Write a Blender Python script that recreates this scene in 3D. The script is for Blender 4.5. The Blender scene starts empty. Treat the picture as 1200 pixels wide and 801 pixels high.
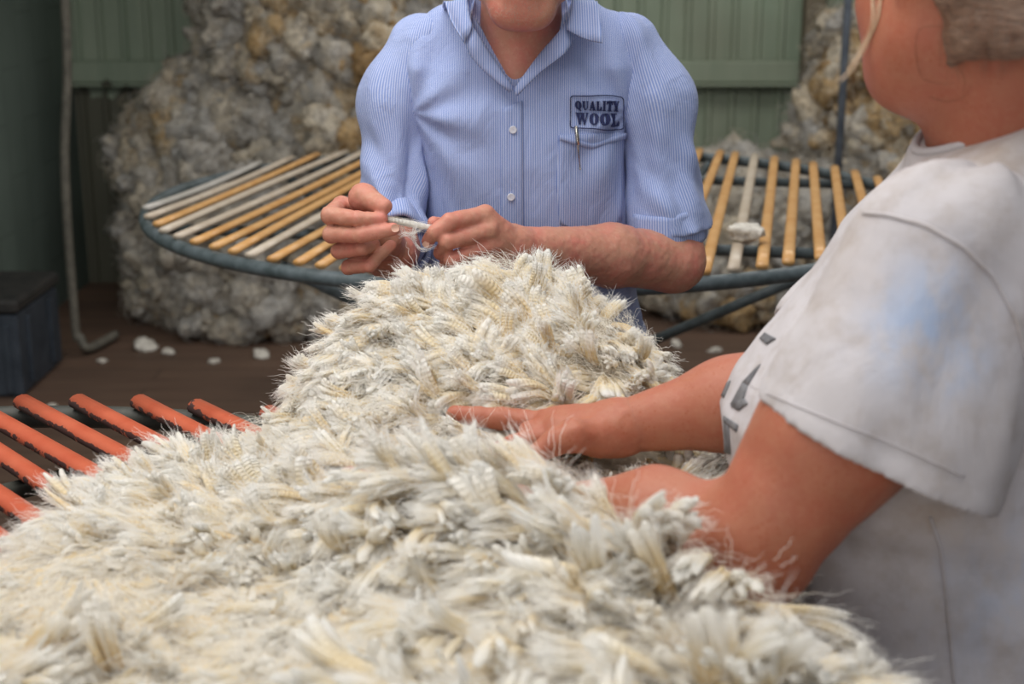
import bpy, math, random
import numpy as np
from mathutils import Vector
from mathutils.bvhtree import BVHTree
PI = math.pi
random.seed(7)
RNG = np.random.default_rng(11)
SC = bpy.context.scene
COL = SC.collection
# ------------------------------------------------------------------ camera
CAM = np.array([0.0, 0.0, 1.50]); PITCH = math.radians(15.4); FPX = 1667.0
def P(px, py, Y):
    """world point on the plane y=Y (metres ahead) that stands at a given place of the view"""
    u = (px - 600) / FPX; v = (400.5 - py) / FPX
    d = np.array([u, math.cos(PITCH) + v * math.sin(PITCH), -math.sin(PITCH) + v * math.cos(PITCH)])
    return CAM + d * (Y / d[1])
cd = bpy.data.cameras.new('camera'); cam = bpy.data.objects.new('camera', cd); COL.objects.link(cam)
cam.location = CAM; cam.rotation_euler = (PI / 2 - PITCH, 0, 0)
cd.lens = 50; cd.sensor_width = 36; cd.clip_start = 0.05
cd.dof.use_dof = True; cd.dof.focus_distance = 1.80; cd.dof.aperture_fstop = 5.0
SC.camera = cam
SC.view_settings.view_transform = 'Standard'; SC.view_settings.look = 'None'
SC.view_settings.gamma = 1; SC.view_settings.use_curve_mapping = False
SC.view_settings.exposure = -0.05

# ------------------------------------------------------------------ object helpers
def tag(o, label=None, cat=None, group=None, kind=None):
    if label: o['label'] = label
    if cat: o['category'] = cat
    if group: o['group'] = group
    if kind: o['kind'] = kind
    return o
def empty(name, loc=(0, 0, 0)):
    o = bpy.data.objects.new(name, None); COL.objects.link(o); o.location = loc
    o.empty_display_size = 0.05
    return o
def link(name, me, mat=None, parent=None, smooth=True):
    o = bpy.data.objects.new(name, me); COL.objects.link(o)
    if mat: me.materials.append(mat)
    if smooth and len(me.polygons): me.polygons.foreach_set('use_smooth', [True] * len(me.polygons))
    if parent:
        o.parent = parent
        m = parent; off = Vector((0, 0, 0))
        while m: off += m.location; m = m.parent
        o.location = -off      # meshes are written in world metres
    return o
def recentre(o, loc=None):
    """move the origin of a mesh object (no parent, no rotation) to its base"""
    me = o.data; n = len(me.vertices); a = np.empty(n * 3); me.vertices.foreach_get('co', a); a = a.reshape(-1, 3)
    c = np.array(loc) if loc is not None else np.array([a[:, 0].mean(), a[:, 1].mean(), a[:, 2].min()])
    a -= c; me.vertices.foreach_set('co', a.ravel()); o.location = Vector(c) + o.location
    return o
def mesh_from(name, V, F, attrs=None):
    me = bpy.data.meshes.new(name)
    if isinstance(F, np.ndarray):
        V = np.asarray(V, dtype=np.float32); n = F.shape[1]
        me.vertices.add(len(V)); me.vertices.foreach_set('co', V.ravel())
        me.loops.add(F.size); me.loops.foreach_set('vertex_index', F.ravel().astype(np.int32))
        me.polygons.add(len(F)); me.polygons.foreach_set('loop_start', np.arange(0, F.size, n, dtype=np.int32))
        try: me.polygons.foreach_set('loop_total', np.full(len(F), n, dtype=np.int32))
        except Exception: pass
        me.update(calc_edges=True)
    else:
        me.from_pydata([tuple(map(float, v)) for v in V], [], [tuple(map(int, f)) for f in F])
    for k, val in (attrs or {}).items():
        val = np.asarray(val, dtype=np.float32)
        if val.ndim == 2:
            a = me.attributes.new(k, 'FLOAT_VECTOR', 'POINT'); a.data.foreach_set('vector', val.ravel())
        else:
            a = me.attributes.new(k, 'FLOAT', 'POINT'); a.data.foreach_set('value', val)
    me.validate(); me.update()
    return me

class MB:
    def __init__(s): s.V = []; s.F = []; s.A = []
    def add(s, V, F, a=0.0):
        b = len(s.V); s.V += [tuple(map(float, v)) for v in V]; s.F += [tuple(i + b for i in f) for f in F]
        s.A += [a] * len(V); return s
    def box(s, c, size, rz=0, bev=0.0, a=0.0):
        cx, cy, cz = c; hx, hy, hz = [q / 2 for q in size]; b = min(bev, hx * .9, hy * .9, hz * .9)
        if b <= 0:
            pts = [(i * hx, j * hy, k * hz) for k in (-1, 1) for j in (-1, 1) for i in (-1, 1)]
            F = [(0, 2, 3, 1), (4, 5, 7, 6), (0, 1, 5, 4), (2, 6, 7, 3), (0, 4, 6, 2), (1, 3, 7, 5)]
        else:
            pts = []; rings = []
            for z, q in ((-hz, b), (-hz + b, 0), (hz - b, 0), (hz, b)):
                r = []
                for sx, sy in ((1, 1), (-1, 1), (-1, -1), (1, -1)):
                    X = hx - q; Y = hy - q
                    if (sx, sy) in ((1, 1), (-1, -1)): prs = ((X, Y - b), (X - b, Y))
                    else: prs = ((X - b, Y), (X, Y - b))
                    for (x, y) in prs: r.append(len(pts)); pts.append((sx * x, sy * y, z))
                rings.append(r)
            F = [tuple(rings[0][::-1]), tuple(rings[3])]
            for q in range(3):
                for i in range(8): F.append((rings[q][i], rings[q][(i + 1) % 8], rings[q + 1][(i + 1) % 8], rings[q + 1][i]))
        c_, s_ = math.cos(rz), math.sin(rz)
        s.add([(cx + x * c_ - y * s_, cy + x * s_ + y * c_, cz + z) for x, y, z in pts], F, a); return s
    def tube(s, pts, r, n=10, closed=False, flat=1.0, up=(0, 0, 1), a=0.0, cap=True):
        pts = [np.array(p, float) for p in pts]; m = len(pts)
        rs = r if hasattr(r, '__len__') else [r] * m
        V = []; F = []
        for i in range(m):
            if closed: t = pts[(i + 1) % m] - pts[i - 1]
            else: t = pts[min(i + 1, m - 1)] - pts[max(i - 1, 0)]
            t = t / (np.linalg.norm(t) + 1e-12); u = np.array(up, float)
            if abs(t @ u) > .97: u = np.array([1., 0, 0]) if abs(t[0]) < .9 else np.array([0, 1., 0])
            x = np.cross(t, u); x /= np.linalg.norm(x); y = np.cross(x, t)
            for k in range(n):
                an = 2 * PI * k / n
                V.append(pts[i] + rs[i] * (math.cos(an) * x + math.sin(an) * y * flat))
        mm = m if closed else m - 1
        for i in range(mm):
            for k in range(n):
                F.append((i * n + k, i * n + (k + 1) % n, ((i + 1) % m) * n + (k + 1) % n, ((i + 1) % m) * n + k))
        if not closed and cap:
            F.append(tuple(range(n))[::-1]); F.append(tuple((m - 1) * n + k for k in range(n)))
        s.add(V, F, a); return s
    def build(s, name, mat, parent=None, smooth=True):
        me = mesh_from(name, s.V, s.F, {'tone': s.A})
        return link(name, me, mat, parent, smooth)
def autosmooth(o, ang=35):
    me = o.data
    me.polygons.foreach_set('use_smooth', [True] * len(me.polygons))
    try: me.set_sharp_from_angle(angle=math.radians(ang))
    except Exception: pass
    return o

# ------------------------------------------------------------------ numpy noise
_L = np.random.default_rng(5).random((32, 32, 32)).astype(np.float32)
def vnoise(p):
    p = np.asarray(p, dtype=np.float32); i = np.floor(p).astype(np.int32); f = p - i; f = f * f * (3 - 2 * f)
    i &= 31; j = (i + 1) & 31
    x0, y0, z0 = i[..., 0], i[..., 1], i[..., 2]; x1, y1, z1 = j[..., 0], j[..., 1], j[..., 2]
    fx, fy, fz = f[..., 0], f[..., 1], f[..., 2]
    a = _L[x0, y0, z0] * (1 - fx) + _L[x1, y0, z0] * fx; b = _L[x0, y1, z0] * (1 - fx) + _L[x1, y1, z0] * fx
    c = _L[x0, y0, z1] * (1 - fx) + _L[x1, y0, z1] * fx; d = _L[x0, y1, z1] * (1 - fx) + _L[x1, y1, z1] * fx
    return ((a * (1 - fy) + b * fy) * (1 - fz) + (c * (1 - fy) + d * fy) * fz) * 2 - 1
def fbm(p, o=3):
    s = 0; a = 1; t = 0
    for k in range(o): s = s + a * vnoise(np.asarray(p) * (2 ** k) + 7.3 * k); t += a; a *= .5
    return s / t

# ------------------------------------------------------------------ distance fields and surface nets
class Field:
    def __init__(s, lo, hi, res):
        s.lo = np.array(lo, float); s.res = res
        s.n = np.maximum(np.ceil((np.array(hi, float) - s.lo) / res).astype(int) + 1, 4)
        s.d = np.full(tuple(s.n), 1.0, dtype=np.float32)
    def sub(s, lo, hi):
        a = np.clip(np.floor((np.array(lo) - s.lo) / s.res).astype(int), 0, s.n - 1)
        b = np.clip(np.ceil((np.array(hi) - s.lo) / s.res).astype(int) + 1, 1, s.n)
        if np.any(b <= a): return None, None
        sl = tuple(slice(a[i], b[i]) for i in range(3))
        g = np.meshgrid(*[(s.lo[i] + s.res * np.arange(a[i], b[i])).astype(np.float32) for i in range(3)], indexing='ij')
        return sl, np.stack(g, -1)
    def put(s, sl, d, k, op):
        o = s.d[sl]
        if op == 'add':
            if k > 0: h = np.maximum(k - np.abs(o - d), 0) / k; s.d[sl] = np.minimum(o, d) - h * h * k / 4
            else: s.d[sl] = np.minimum(o, d)
        else:
            d = -d
            if k > 0: h = np.maximum(k - np.abs(o - d), 0) / k; s.d[sl] = np.maximum(o, d) + h * h * k / 4
            else: s.d[sl] = np.maximum(o, d)
    def cone(s, a, b, ra, rb=None, k=.01, flat=None, op='add'):
        """tapered capsule; flat=(direction, factor) squeezes its section along a direction"""
        a = np.array(a, float); b = np.array(b, float); rb = ra if rb is None else rb
        m = max(ra, rb) * 1.05 + k + s.res * 3
        sl, p = s.sub(np.minimum(a, b) - m, np.maximum(a, b) + m)
        if sl is None: return s
        ba = b - a; L = ba @ ba + 1e-12; pa = p - a.astype(np.float32)
        t = np.clip((pa @ ba.astype(np.float32)) / L, 0, 1)[..., None]
        v = pa - t * ba.astype(np.float32); sc = 1
        if flat is not None:
            n = np.array(flat[0], float); n /= np.linalg.norm(n); f = flat[1]
            v = v + (v @ n.astype(np.float32))[..., None] * n.astype(np.float32) * (1 / f - 1); sc = f ** .5
        d = (np.sqrt((v * v).sum(-1)) - (ra + (rb - ra) * t[..., 0])) * sc
        s.put(sl, d.astype(np.float32), k, op); return s
    def chain(s, pts, rs, k=.01, flat=None):
        for i in range(len(pts) - 1): s.cone(pts[i], pts[i + 1], rs[i], rs[i + 1], k, flat)
        return s
    def ell(s, c, r, k=.02, rot=None, op='add'):
        c = np.array(c, float); r = np.array(r, float); m = r.max() + k + s.res * 3
        sl, p = s.sub(c - m, c + m)
        if sl is None: return s
        v = p - c.astype(np.float32)
        if rot is not None: v = v @ np.array(rot, dtype=np.float32)
        q = v / r.astype(np.float32); l = np.sqrt((q * q).sum(-1)); l2 = np.sqrt(((q / r.astype(np.float32)) ** 2).sum(-1)) + 1e-6
        s.put(sl, (l * (l - 1) / l2).astype(np.float32), k, op); return s
    def like(s):
        o = Field.__new__(Field); o.lo = s.lo; o.res = s.res; o.n = s.n; o.d = np.full(s.d.shape, 1.0, dtype=np.float32); return o
    def join(s, o, k): s.d = np.minimum(s.d, o.d) - np.maximum(k - np.abs(s.d - o.d), 0) ** 2 / (4 * k); return s
    def grid(s):
        g = np.meshgrid(*[(s.lo[i] + s.res * np.arange(s.n[i])).astype(np.float32) for i in range(3)], indexing='ij')
        return np.stack(g, -1)
    def mesh(s):
        d = s.d.copy()
        d[0] = np.maximum(d[0], 1e-3); d[-1] = np.maximum(d[-1], 1e-3); d[:, 0] = np.maximum(d[:, 0], 1e-3); d[:, -1] = np.maximum(d[:, -1], 1e-3)
        d[:, :, 0] = np.maximum(d[:, :, 0], 1e-3); d[:, :, -1] = np.maximum(d[:, :, -1], 1e-3)
        ins = d < 0
        c = np.zeros(tuple(np.array(d.shape) - 1), dtype=np.int8)
        for i in (0, 1):
            for j in (0, 1):
                for k in (0, 1):
                    c += ins[i:d.shape[0] - 1 + i, j:d.shape[1] - 1 + j, k:d.shape[2] - 1 + k]
        act = (c > 0) & (c < 8); idx = np.argwhere(act); N = len(idx)
        num = np.full(c.shape, -1, dtype=np.int64); num[act] = np.arange(N)
        off = np.array([(i, j, k) for i in (0, 1) for j in (0, 1) for k in (0, 1)])
        val = np.stack([d[idx[:, 0] + o[0], idx[:, 1] + o[1], idx[:, 2] + o[2]] for o in off], 1)
        acc = np.zeros((N, 3)); cnt = np.zeros(N)
        for a in range(8):
            for b in range(a + 1, 8):
                if np.abs(off[a] - off[b]).sum() != 1: continue
                m = (val[:, a] < 0) != (val[:, b] < 0)
                t = val[m, a] / (val[m, a] - val[m, b])
                acc[m] += off[a] + t[:, None] * (off[b] - off[a]); cnt[m] += 1
        V = s.lo + s.res * (idx + acc / cnt[:, None])
        Fs = []
        for ax in range(3):
            u, v = (ax + 1) % 3, (ax + 2) % 3
            s0 = [slice(None)] * 3; s1 = [slice(None)] * 3; s0[ax] = slice(0, -1); s1[ax] = slice(1, None)
            A = ins[tuple(s0)]; B = ins[tuple(s1)]
            e = np.argwhere(A != B)
            ok = (e[:, u] > 0) & (e[:, v] > 0) & (e[:, u] < d.shape[u] - 1) & (e[:, v] < d.shape[v] - 1)
            e = e[ok]; inside = A[tuple(e.T)]
            def g(du, dv):
                q = e.copy(); q[:, u] -= du; q[:, v] -= dv; return num[tuple(q.T)]
            quad = np.stack([g(1, 1), g(0, 1), g(0, 0), g(1, 0)], 1)
            quad[~inside] = quad[~inside][:, ::-1]; Fs.append(quad)
        F = np.concatenate(Fs); F = F[(F >= 0).all(1)]
        return V, F
def merge(parts):
    V = []; F = []; b = 0
    for v, f in parts: V.append(v); F.append(f + b); b += len(v)
    return np.concatenate(V), np.concatenate(F)
def relax(V, F, it=3, w=.5):
    n = len(V); V = V.copy()
    E = np.concatenate([F[:, [0, 1]], F[:, [1, 2]], F[:, [2, 3]], F[:, [3, 0]]])
    deg = np.bincount(E[:, 0], minlength=n) + np.bincount(E[:, 1], minlength=n) + 1e-9
    for _ in range(it):
        acc = np.stack([np.bincount(E[:, 0], V[E[:, 1], k], n) + np.bincount(E[:, 1], V[E[:, 0], k], n) for k in range(3)], 1) / deg[:, None]
        V = V + w * (acc - V)
    return V

# ------------------------------------------------------------------ materials
def srgb(r, g, b): return tuple(((c / 255) / 12.92 if c / 255 <= .04045 else ((c / 255 + .055) / 1.055) ** 2.4) for c in (r, g, b)) + (1,)
class NT:
    def __init__(s, name):
        s.m = bpy.data.materials.new(name); s.m.use_nodes = True; s.t = s.m.node_tree
        s.b = s.t.nodes['Principled BSDF']; s.out = s.t.nodes['Material Output']
    def n(s, typ, **kw):
        x = s.t.nodes.new(typ)
        for k, v in kw.items():
            if k.startswith('i_'):
                key = k[2:]; key = int(key) if key.isdigit() else key.replace('_', ' ')
                x.inputs[key].default_value = v
            else: setattr(x, k, v)
        return x
    def l(s, a, b): s.t.links.new(a, b)
    def obj(s): return s.n('ShaderNodeTexCoord').outputs['Object']
    def attr(s, name): return s.n('ShaderNodeAttribute', attribute_name=name)
    def mapping(s, vec, scale=(1, 1, 1), rot=(0, 0, 0)):
        m = s.n('ShaderNodeMapping'); m.inputs['Scale'].default_value = scale; m.inputs['Rotation'].default_value = rot; s.l(vec, m.inputs[0]); return m.outputs[0]
    def noise(s, vec, scale, detail=3, rough=.5, dist=0):
        x = s.n('ShaderNodeTexNoise'); x.inputs['Scale'].default_value = scale; x.inputs['Detail'].default_value = detail
        x.inputs['Roughness'].default_value = rough; x.inputs['Distortion'].default_value = dist; s.l(vec, x.inputs['Vector']); return x.outputs[0]
    def ramp(s, fac, stops, interp='LINEAR'):
        r = s.n('ShaderNodeValToRGB'); e = r.color_ramp.elements; r.color_ramp.interpolation = interp
        while len(e) < len(stops): e.new(0.5)
        for q, (p, c) in zip(e, stops): q.position = p; q.color = c if hasattr(c, '__len__') else (c, c, c, 1)
        s.l(fac, r.inputs[0]); return r.outputs[0]
    def mix(s, fac, a, b, mode='MIX'):
        x = s.n('ShaderNodeMix'); x.data_type = 'RGBA'; x.blend_type = mode
        for v, i in ((fac, 0), (a, 6), (b, 7)):
            if hasattr(v, 'is_linked') or hasattr(v, 'links'): s.l(v, x.inputs[i])
            else: x.inputs[i].default_value = v
        return x.outputs[2]
    def math(s, op, a, b=0.0, c=None):
        x = s.n('ShaderNodeMath', operation=op)
        for i, v in enumerate((a, b) if c is None else (a, b, c)):
            if hasattr(v, 'links'): s.l(v, x.inputs[i])
            else: x.inputs[i].default_value = v
        return x.outputs[0]
    def bump(s, h, strength=.3, dist=.01, prev=None):
        x = s.n('ShaderNodeBump'); x.inputs['Strength'].default_value = strength; x.inputs['Distance'].default_value = dist
        s.l(h, x.inputs['Height'])
        if prev is not None: s.l(prev, x.inputs['Normal'])
        return x.outputs[0]
    def set(s, color=None, rough=None, normal=None, metal=None, **kw):
        for v, k in ((color, 'Base Color'), (rough, 'Roughness'), (metal, 'Metallic')):
            if v is None: continue
            if hasattr(v, 'links'): s.l(v, s.b.inputs[k])
            else: s.b.inputs[k].default_value = v
        if normal is not None: s.l(normal, s.b.inputs['Normal'])
        for k, v in kw.items(): s.b.inputs[k.replace('_', ' ')].default_value = v
        return s.m
def simple(name, c1, c2, scale=8, rough=.6, bump=.2, dist=.003, stretch=(1, 1, 1), metal=0, detail=4, lo=.35, hi=.65):
    t = NT(name); v = t.mapping(t.obj(), stretch); n = t.noise(v, scale, detail, .6)
    return t.set(t.ramp(n, [(lo, c1), (hi, c2)]), rough, t.bump(n, bump, dist), metal)
# ================================================================== THE SHED
M = {}
M['rim_grey'] = simple('painted_steel_tube', srgb(66, 76, 78), srgb(92, 102, 106), 30, .45, .1)
M['rim_dark'] = simple('weathered_steel_tube', srgb(48, 50, 46), srgb(74, 74, 66), 25, .6, .2)
M['steel_post'] = simple('grey_steel', srgb(84, 92, 104), srgb(108, 116, 126), 20, .55, .1)
M['pipe'] = simple('dusty_pipe', srgb(84, 82, 74), srgb(112, 108, 98), 25, .7, .2)
def mk_floor():
    t = NT('worn_brown_boards'); o = t.obj()
    br = t.n('ShaderNodeTexBrick'); br.inputs['Scale'].default_value = 1; br.inputs['Mortar Size'].default_value = .004
    br.inputs['Brick Width'].default_value = 2.6; br.inputs['Row Height'].default_value = .13
    br.inputs['Color1'].default_value = srgb(104, 80, 66); br.inputs['Color2'].default_value = srgb(84, 64, 54); br.inputs['Mortar'].default_value = srgb(48, 36, 30)
    t.l(o, br.inputs['Vector'])
    n = t.noise(t.mapping(o, (1, 9, 1)), 3, 5, .6)
    n2 = t.noise(o, 1.7, 3)
    c = t.mix(t.ramp(n, [(.3, .0), (.75, .55)]), br.outputs['Color'], srgb(118, 98, 82))
    c = t.mix(t.ramp(n2, [(.45, 0.), (.75, .5)]), c, srgb(66, 52, 44))
    return t.set(c, .65, t.bump(n, .25, .004))
def mk_corr(name, c1, c2):
    t = NT(name); o = t.obj()
    n = t.noise(t.mapping(o, (6, 6, .7)), 2.2, 4, .6); n2 = t.noise(o, 1.3, 3)
    c = t.ramp(n, [(.3, c1), (.7, c2)])
    c = t.mix(t.ramp(n2, [(.5, 0.), (.8, .55)]), c, srgb(104, 100, 84))
    # dark brown shade of the corner gap, painted into the sheet low at left
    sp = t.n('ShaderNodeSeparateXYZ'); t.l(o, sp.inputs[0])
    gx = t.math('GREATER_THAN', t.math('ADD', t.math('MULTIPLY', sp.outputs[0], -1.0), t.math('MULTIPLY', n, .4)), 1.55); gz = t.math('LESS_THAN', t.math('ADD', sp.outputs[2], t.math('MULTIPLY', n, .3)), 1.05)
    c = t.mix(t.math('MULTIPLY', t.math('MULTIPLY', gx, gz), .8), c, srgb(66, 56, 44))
    return t.set(c, .6, t.bump(n, .1, .003))
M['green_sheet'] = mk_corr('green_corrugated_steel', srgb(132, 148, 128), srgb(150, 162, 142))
def mk_left():
    t = NT('painted_brick_green'); o = t.obj()
    br = t.n('ShaderNodeTexBrick'); br.inputs['Scale'].default_value = 1; br.inputs['Mortar Size'].default_value = .006
    br.inputs['Brick Width'].default_value = .42; br.inputs['Row Height'].default_value = .2
    br.inputs['Color1'].default_value = (.93, .93, .93, 1); br.inputs['Color2'].default_value = (1, 1, 1, 1); br.inputs['Mortar'].default_value = (.82, .82, .82, 1)
    v = t.mapping(o, (1, 1, 1), (0, PI / 2, 0)); t.l(v, br.inputs['Vector'])
    n = t.noise(o, 1.4, 4); c = t.ramp(n, [(.35, srgb(92, 106, 98)), (.65, srgb(110, 124, 116))])
    c = t.mix(1.0, c, br.outputs['Color'], 'MULTIPLY')
    return t.set(c, .8, t.bump(br.outputs['Color'], .15, .002))
M['left_wall'] = mk_left()
M['floor'] = mk_floor()
M['timber'] = simple('old_timber', srgb(92, 84, 70), srgb(120, 110, 92), 12, .8, .3, .004, (8, 8, 1))
M['ceiling'] = simple('galvanised_roof', srgb(120, 124, 124), srgb(146, 148, 146), 5, .5, .1)

BX0, BX1, BY = -1.98, 3.3, 6.5
def corrugated(name, x0, x1, y, z0, z1, pitch=.105, amp=.014):
    m = MB(); xs = []; x = x0
    while x < x1:
        for f, a in ((0, 0), (.16, 0), (.26, 1), (.42, 1), (.52, 0)): xs.append((x + f * pitch, a))
        x += pitch
    V = []; F = []
    for x, a in xs: V += [(x, y - a * amp, z0), (x, y - a * amp, z1)]
    for i in range(len(xs) - 1): F.append((2 * i, 2 * i + 2, 2 * i + 3, 2 * i + 1))
    b = len(V)
    V += [(x0, y + .03, z0), (xs[-1][0], y + .03, z0), (xs[-1][0], y + .03, z1), (x0, y + .03, z1)]
    F.append((b, b + 3, b + 2, b + 1))
    m.add(V, F)
    return tag(m.build(name, M['green_sheet'], smooth=False), kind='structure')
m = MB().box(((BX0 + BX1) / 2, 2.4, -.05), (BX1 - BX0 + .2, 9.2, .1)); tag(m.build('floor', M['floor'], smooth=False), kind='structure')
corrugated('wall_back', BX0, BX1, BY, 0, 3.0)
m = MB().box((BX0 - .05, 3.6, 1.5), (.1, 6.0, 3.0)); tag(m.build('wall_left', M['left_wall'], smooth=False), kind='structure')
m = MB().box((BX1 + .05, 3.6, 1.5), (.1, 6.0, 3.0)); tag(m.build('wall_right', M['left_wall'], smooth=False), kind='structure')
m = MB().box(((BX0 + BX1) / 2, 4.9, 3.04), (BX1 - BX0 + .2, 3.4, .06)); tag(m.build('ceiling', M['ceiling'], smooth=False), kind='structure')
# horizontal rail on the back wall
zr = P(850, 84, BY - .05)[2]
m = MB().box(((BX0 + BX1) / 2, BY - .045, zr), (BX1 - BX0, .06, .095), bev=.006)
m.box(((BX0 + BX1) / 2, BY - .05, zr - .055), (BX1 - BX0, .075, .012)); tag(m.build('trim_1', M['green_sheet'], smooth=False), kind='structure')

# timber and steel posts by the right bin
p = P(949, 100, 6.34); m = MB().box((p[0], p[1], 1.5), (.085, .1, 3.0), bev=.006)
o = recentre(m.build('timber_post', M['timber'], smooth=False)); tag(o, 'weathered timber post at the right end of the green corrugated wall', 'post')
p = P(988, 100, 5.5); o = empty('steel_post', (p[0], p[1], 0))
MB().tube([(p[0], p[1], 0.0), (p[0], p[1], 1.5), (p[0], p[1], 3.0)], .016, 12).build('pole', M['steel_post'], o)
MB().box((p[0], p[1], .005), (.1, .1, .01), bev=.002).build('base_plate', M['steel_post'], o, False)
tag(o, 'slim blue-grey steel post in front of the stained wool at right', 'post')
# bent pipe at the left
a = P(76, 0, 5.25); b = P(76, 200, 5.25); c = P(88, 380, 5.25); d = P(98, 412, 5.25); e = P(136, 394, 5.45)
pts = [(a[0], a[1], 2.9), tuple(a), tuple(b), tuple(c), (d[0] - .01, d[1], max(d[2] + .06, .07)), (d[0] + .02, d[1], .03), (e[0], e[1], .03)]
def smooth_path(pts, n=6):
    pts = [np.array(p, float) for p in pts]; out = []
    for i in range(len(pts) - 1):
        p0 = pts[max(i - 1, 0)]; p1 = pts[i]; p2 = pts[i + 1]; p3 = pts[min(i + 2, len(pts) - 1)]
        for k in range(n):
            t = k / n; out.append(.5 * ((2 * p1) + (-p0 + p2) * t + (2 * p0 - 5 * p1 + 4 * p2 - p3) * t * t + (-p0 + 3 * p1 - 3 * p2 + p3) * t ** 3))
    out.append(pts[-1]); return out
o = recentre(MB().tube(smooth_path(pts, 8), .017, 12).build('bent_pipe', M['pipe']))
tag(o, 'dusty metal pipe dropping beside the dark left corner and bending along the floor', 'pipe')
# dark tool case at the left
M['case'] = simple('dark_blue_case', srgb(44, 52, 62), srgb(62, 70, 80), 14, .55, .2)
M['case_lid'] = simple('dark_case_lid', srgb(38, 38, 38), srgb(56, 54, 52), 14, .6, .2)
p = P(26, 464, 4.7); x1 = p[0]; t0 = empty('storage_box', (x1 - .3, 5.0, 0))
MB().box((x1 - .16, 4.94, .15), (.32, .46, .30), bev=.012).build('box_body', M['case'], t0, False)
MB().box((x1 - .16, 4.94, .325), (.34, .48, .05), bev=.012).build('lid', M['case_lid'], t0, False)
for k in range(4):
    MB().box((x1 - .28 + .08 * k, 4.705, .14), (.022, .014, .24), bev=.003).build('rib', M['case'], t0, False)
for yy in (4.82, 5.06): MB().box((x1 + .004, yy, .15), (.014, .03, .24), bev=.003).build('rib', M['case'], t0, False)
for xx in (x1 - .24, x1 - .08): MB().box((xx, 4.698, .29), (.04, .012, .06), bev=.003).build('latch', M['case_lid'], t0, False)
tag(t0, 'dark blue-grey ribbed storage box with a black lid by the left wall', 'box')

# ------------------------------------------------------------------ heaps of loose wool
def mk_heap(name, stops):
    t = NT(name); o = t.obj(); a = t.attr('tone').outputs['Fac']
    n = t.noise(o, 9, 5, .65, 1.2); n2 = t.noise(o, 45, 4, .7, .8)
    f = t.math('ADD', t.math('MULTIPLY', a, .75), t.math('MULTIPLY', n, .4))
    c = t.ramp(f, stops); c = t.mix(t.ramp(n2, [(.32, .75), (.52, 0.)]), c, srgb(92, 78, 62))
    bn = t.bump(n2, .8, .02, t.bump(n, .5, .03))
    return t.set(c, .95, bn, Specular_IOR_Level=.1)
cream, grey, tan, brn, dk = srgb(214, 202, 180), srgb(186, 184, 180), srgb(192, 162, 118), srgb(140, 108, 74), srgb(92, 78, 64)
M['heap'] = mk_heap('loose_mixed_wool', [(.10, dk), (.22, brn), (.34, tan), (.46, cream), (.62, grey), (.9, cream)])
def heap_curves(pt, tone, par):
    n, J = pt.shape[:2]; cu = bpy.data.hair_curves.new('loose_fibres'); cu.add_curves([J] * n)
    cu.attributes['position'].data.foreach_set('vector', pt.astype(np.float32).ravel())
    ra = cu.attributes.get('radius') or cu.attributes.new('radius', 'FLOAT', 'POINT'); ra.data.foreach_set('value', np.tile(np.linspace(.0013, .0006, J), n).astype(np.float32))
    a = cu.attributes.new('tone', 'FLOAT', 'POINT'); a.data.foreach_set('value', np.repeat(np.clip(tone + .1, 0, 1), J).astype(np.float32))
    o = bpy.data.objects.new('loose_fibres', cu); COL.objects.link(o); cu.materials.append(M['heap']); o.parent = par; o.location = -par.location; o['kind'] = 'stuff'
_ico = None
def blob_mesh(centres, radii, seed, squash=.75, sub=12):
    """many lumpy tufts in one mesh"""
    global _ico
    if _ico is None:
        import bmesh
        bm = bmesh.new(); bmesh.ops.create_icosphere(bm, subdivisions=3, radius=1); bm.verts.ensure_lookup_table()
        _ico = (np.array([v.co[:] for v in bm.verts]), np.array([[v.index for v in f.verts] for f in bm.faces])); bm.free()
    V0, F0 = _ico; N = len(centres); r = np.random.default_rng(seed)
    off = r.random((N, 1, 3)) * 30; ax = r.normal(size=(N, 3)); ax /= np.linalg.norm(ax, axis=1)[:, None]
    dirs = V0[None] + 0 * off
    disp = 1 + .45 * vnoise(dirs * 1.6 + off) + .28 * vnoise(dirs * 4.2 + off) + .12 * vnoise(dirs * 9 + off)
    v = dirs * disp[..., None]
    st = 1 + .7 * r.random((N, 1)) ; al = (v * ax[:, None]).sum(-1, keepdims=True); v = v + al * ax[:, None] * (st[..., None] - 1)
    V = centres[:, None] + v * radii[:, None, None]
    F = F0[None] + (np.arange(N) * len(V0))[:, None, None]
    tone = np.repeat(r.random(N), len(V0))
    return V.reshape(-1, 3), F.reshape(-1, 3), tone
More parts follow.
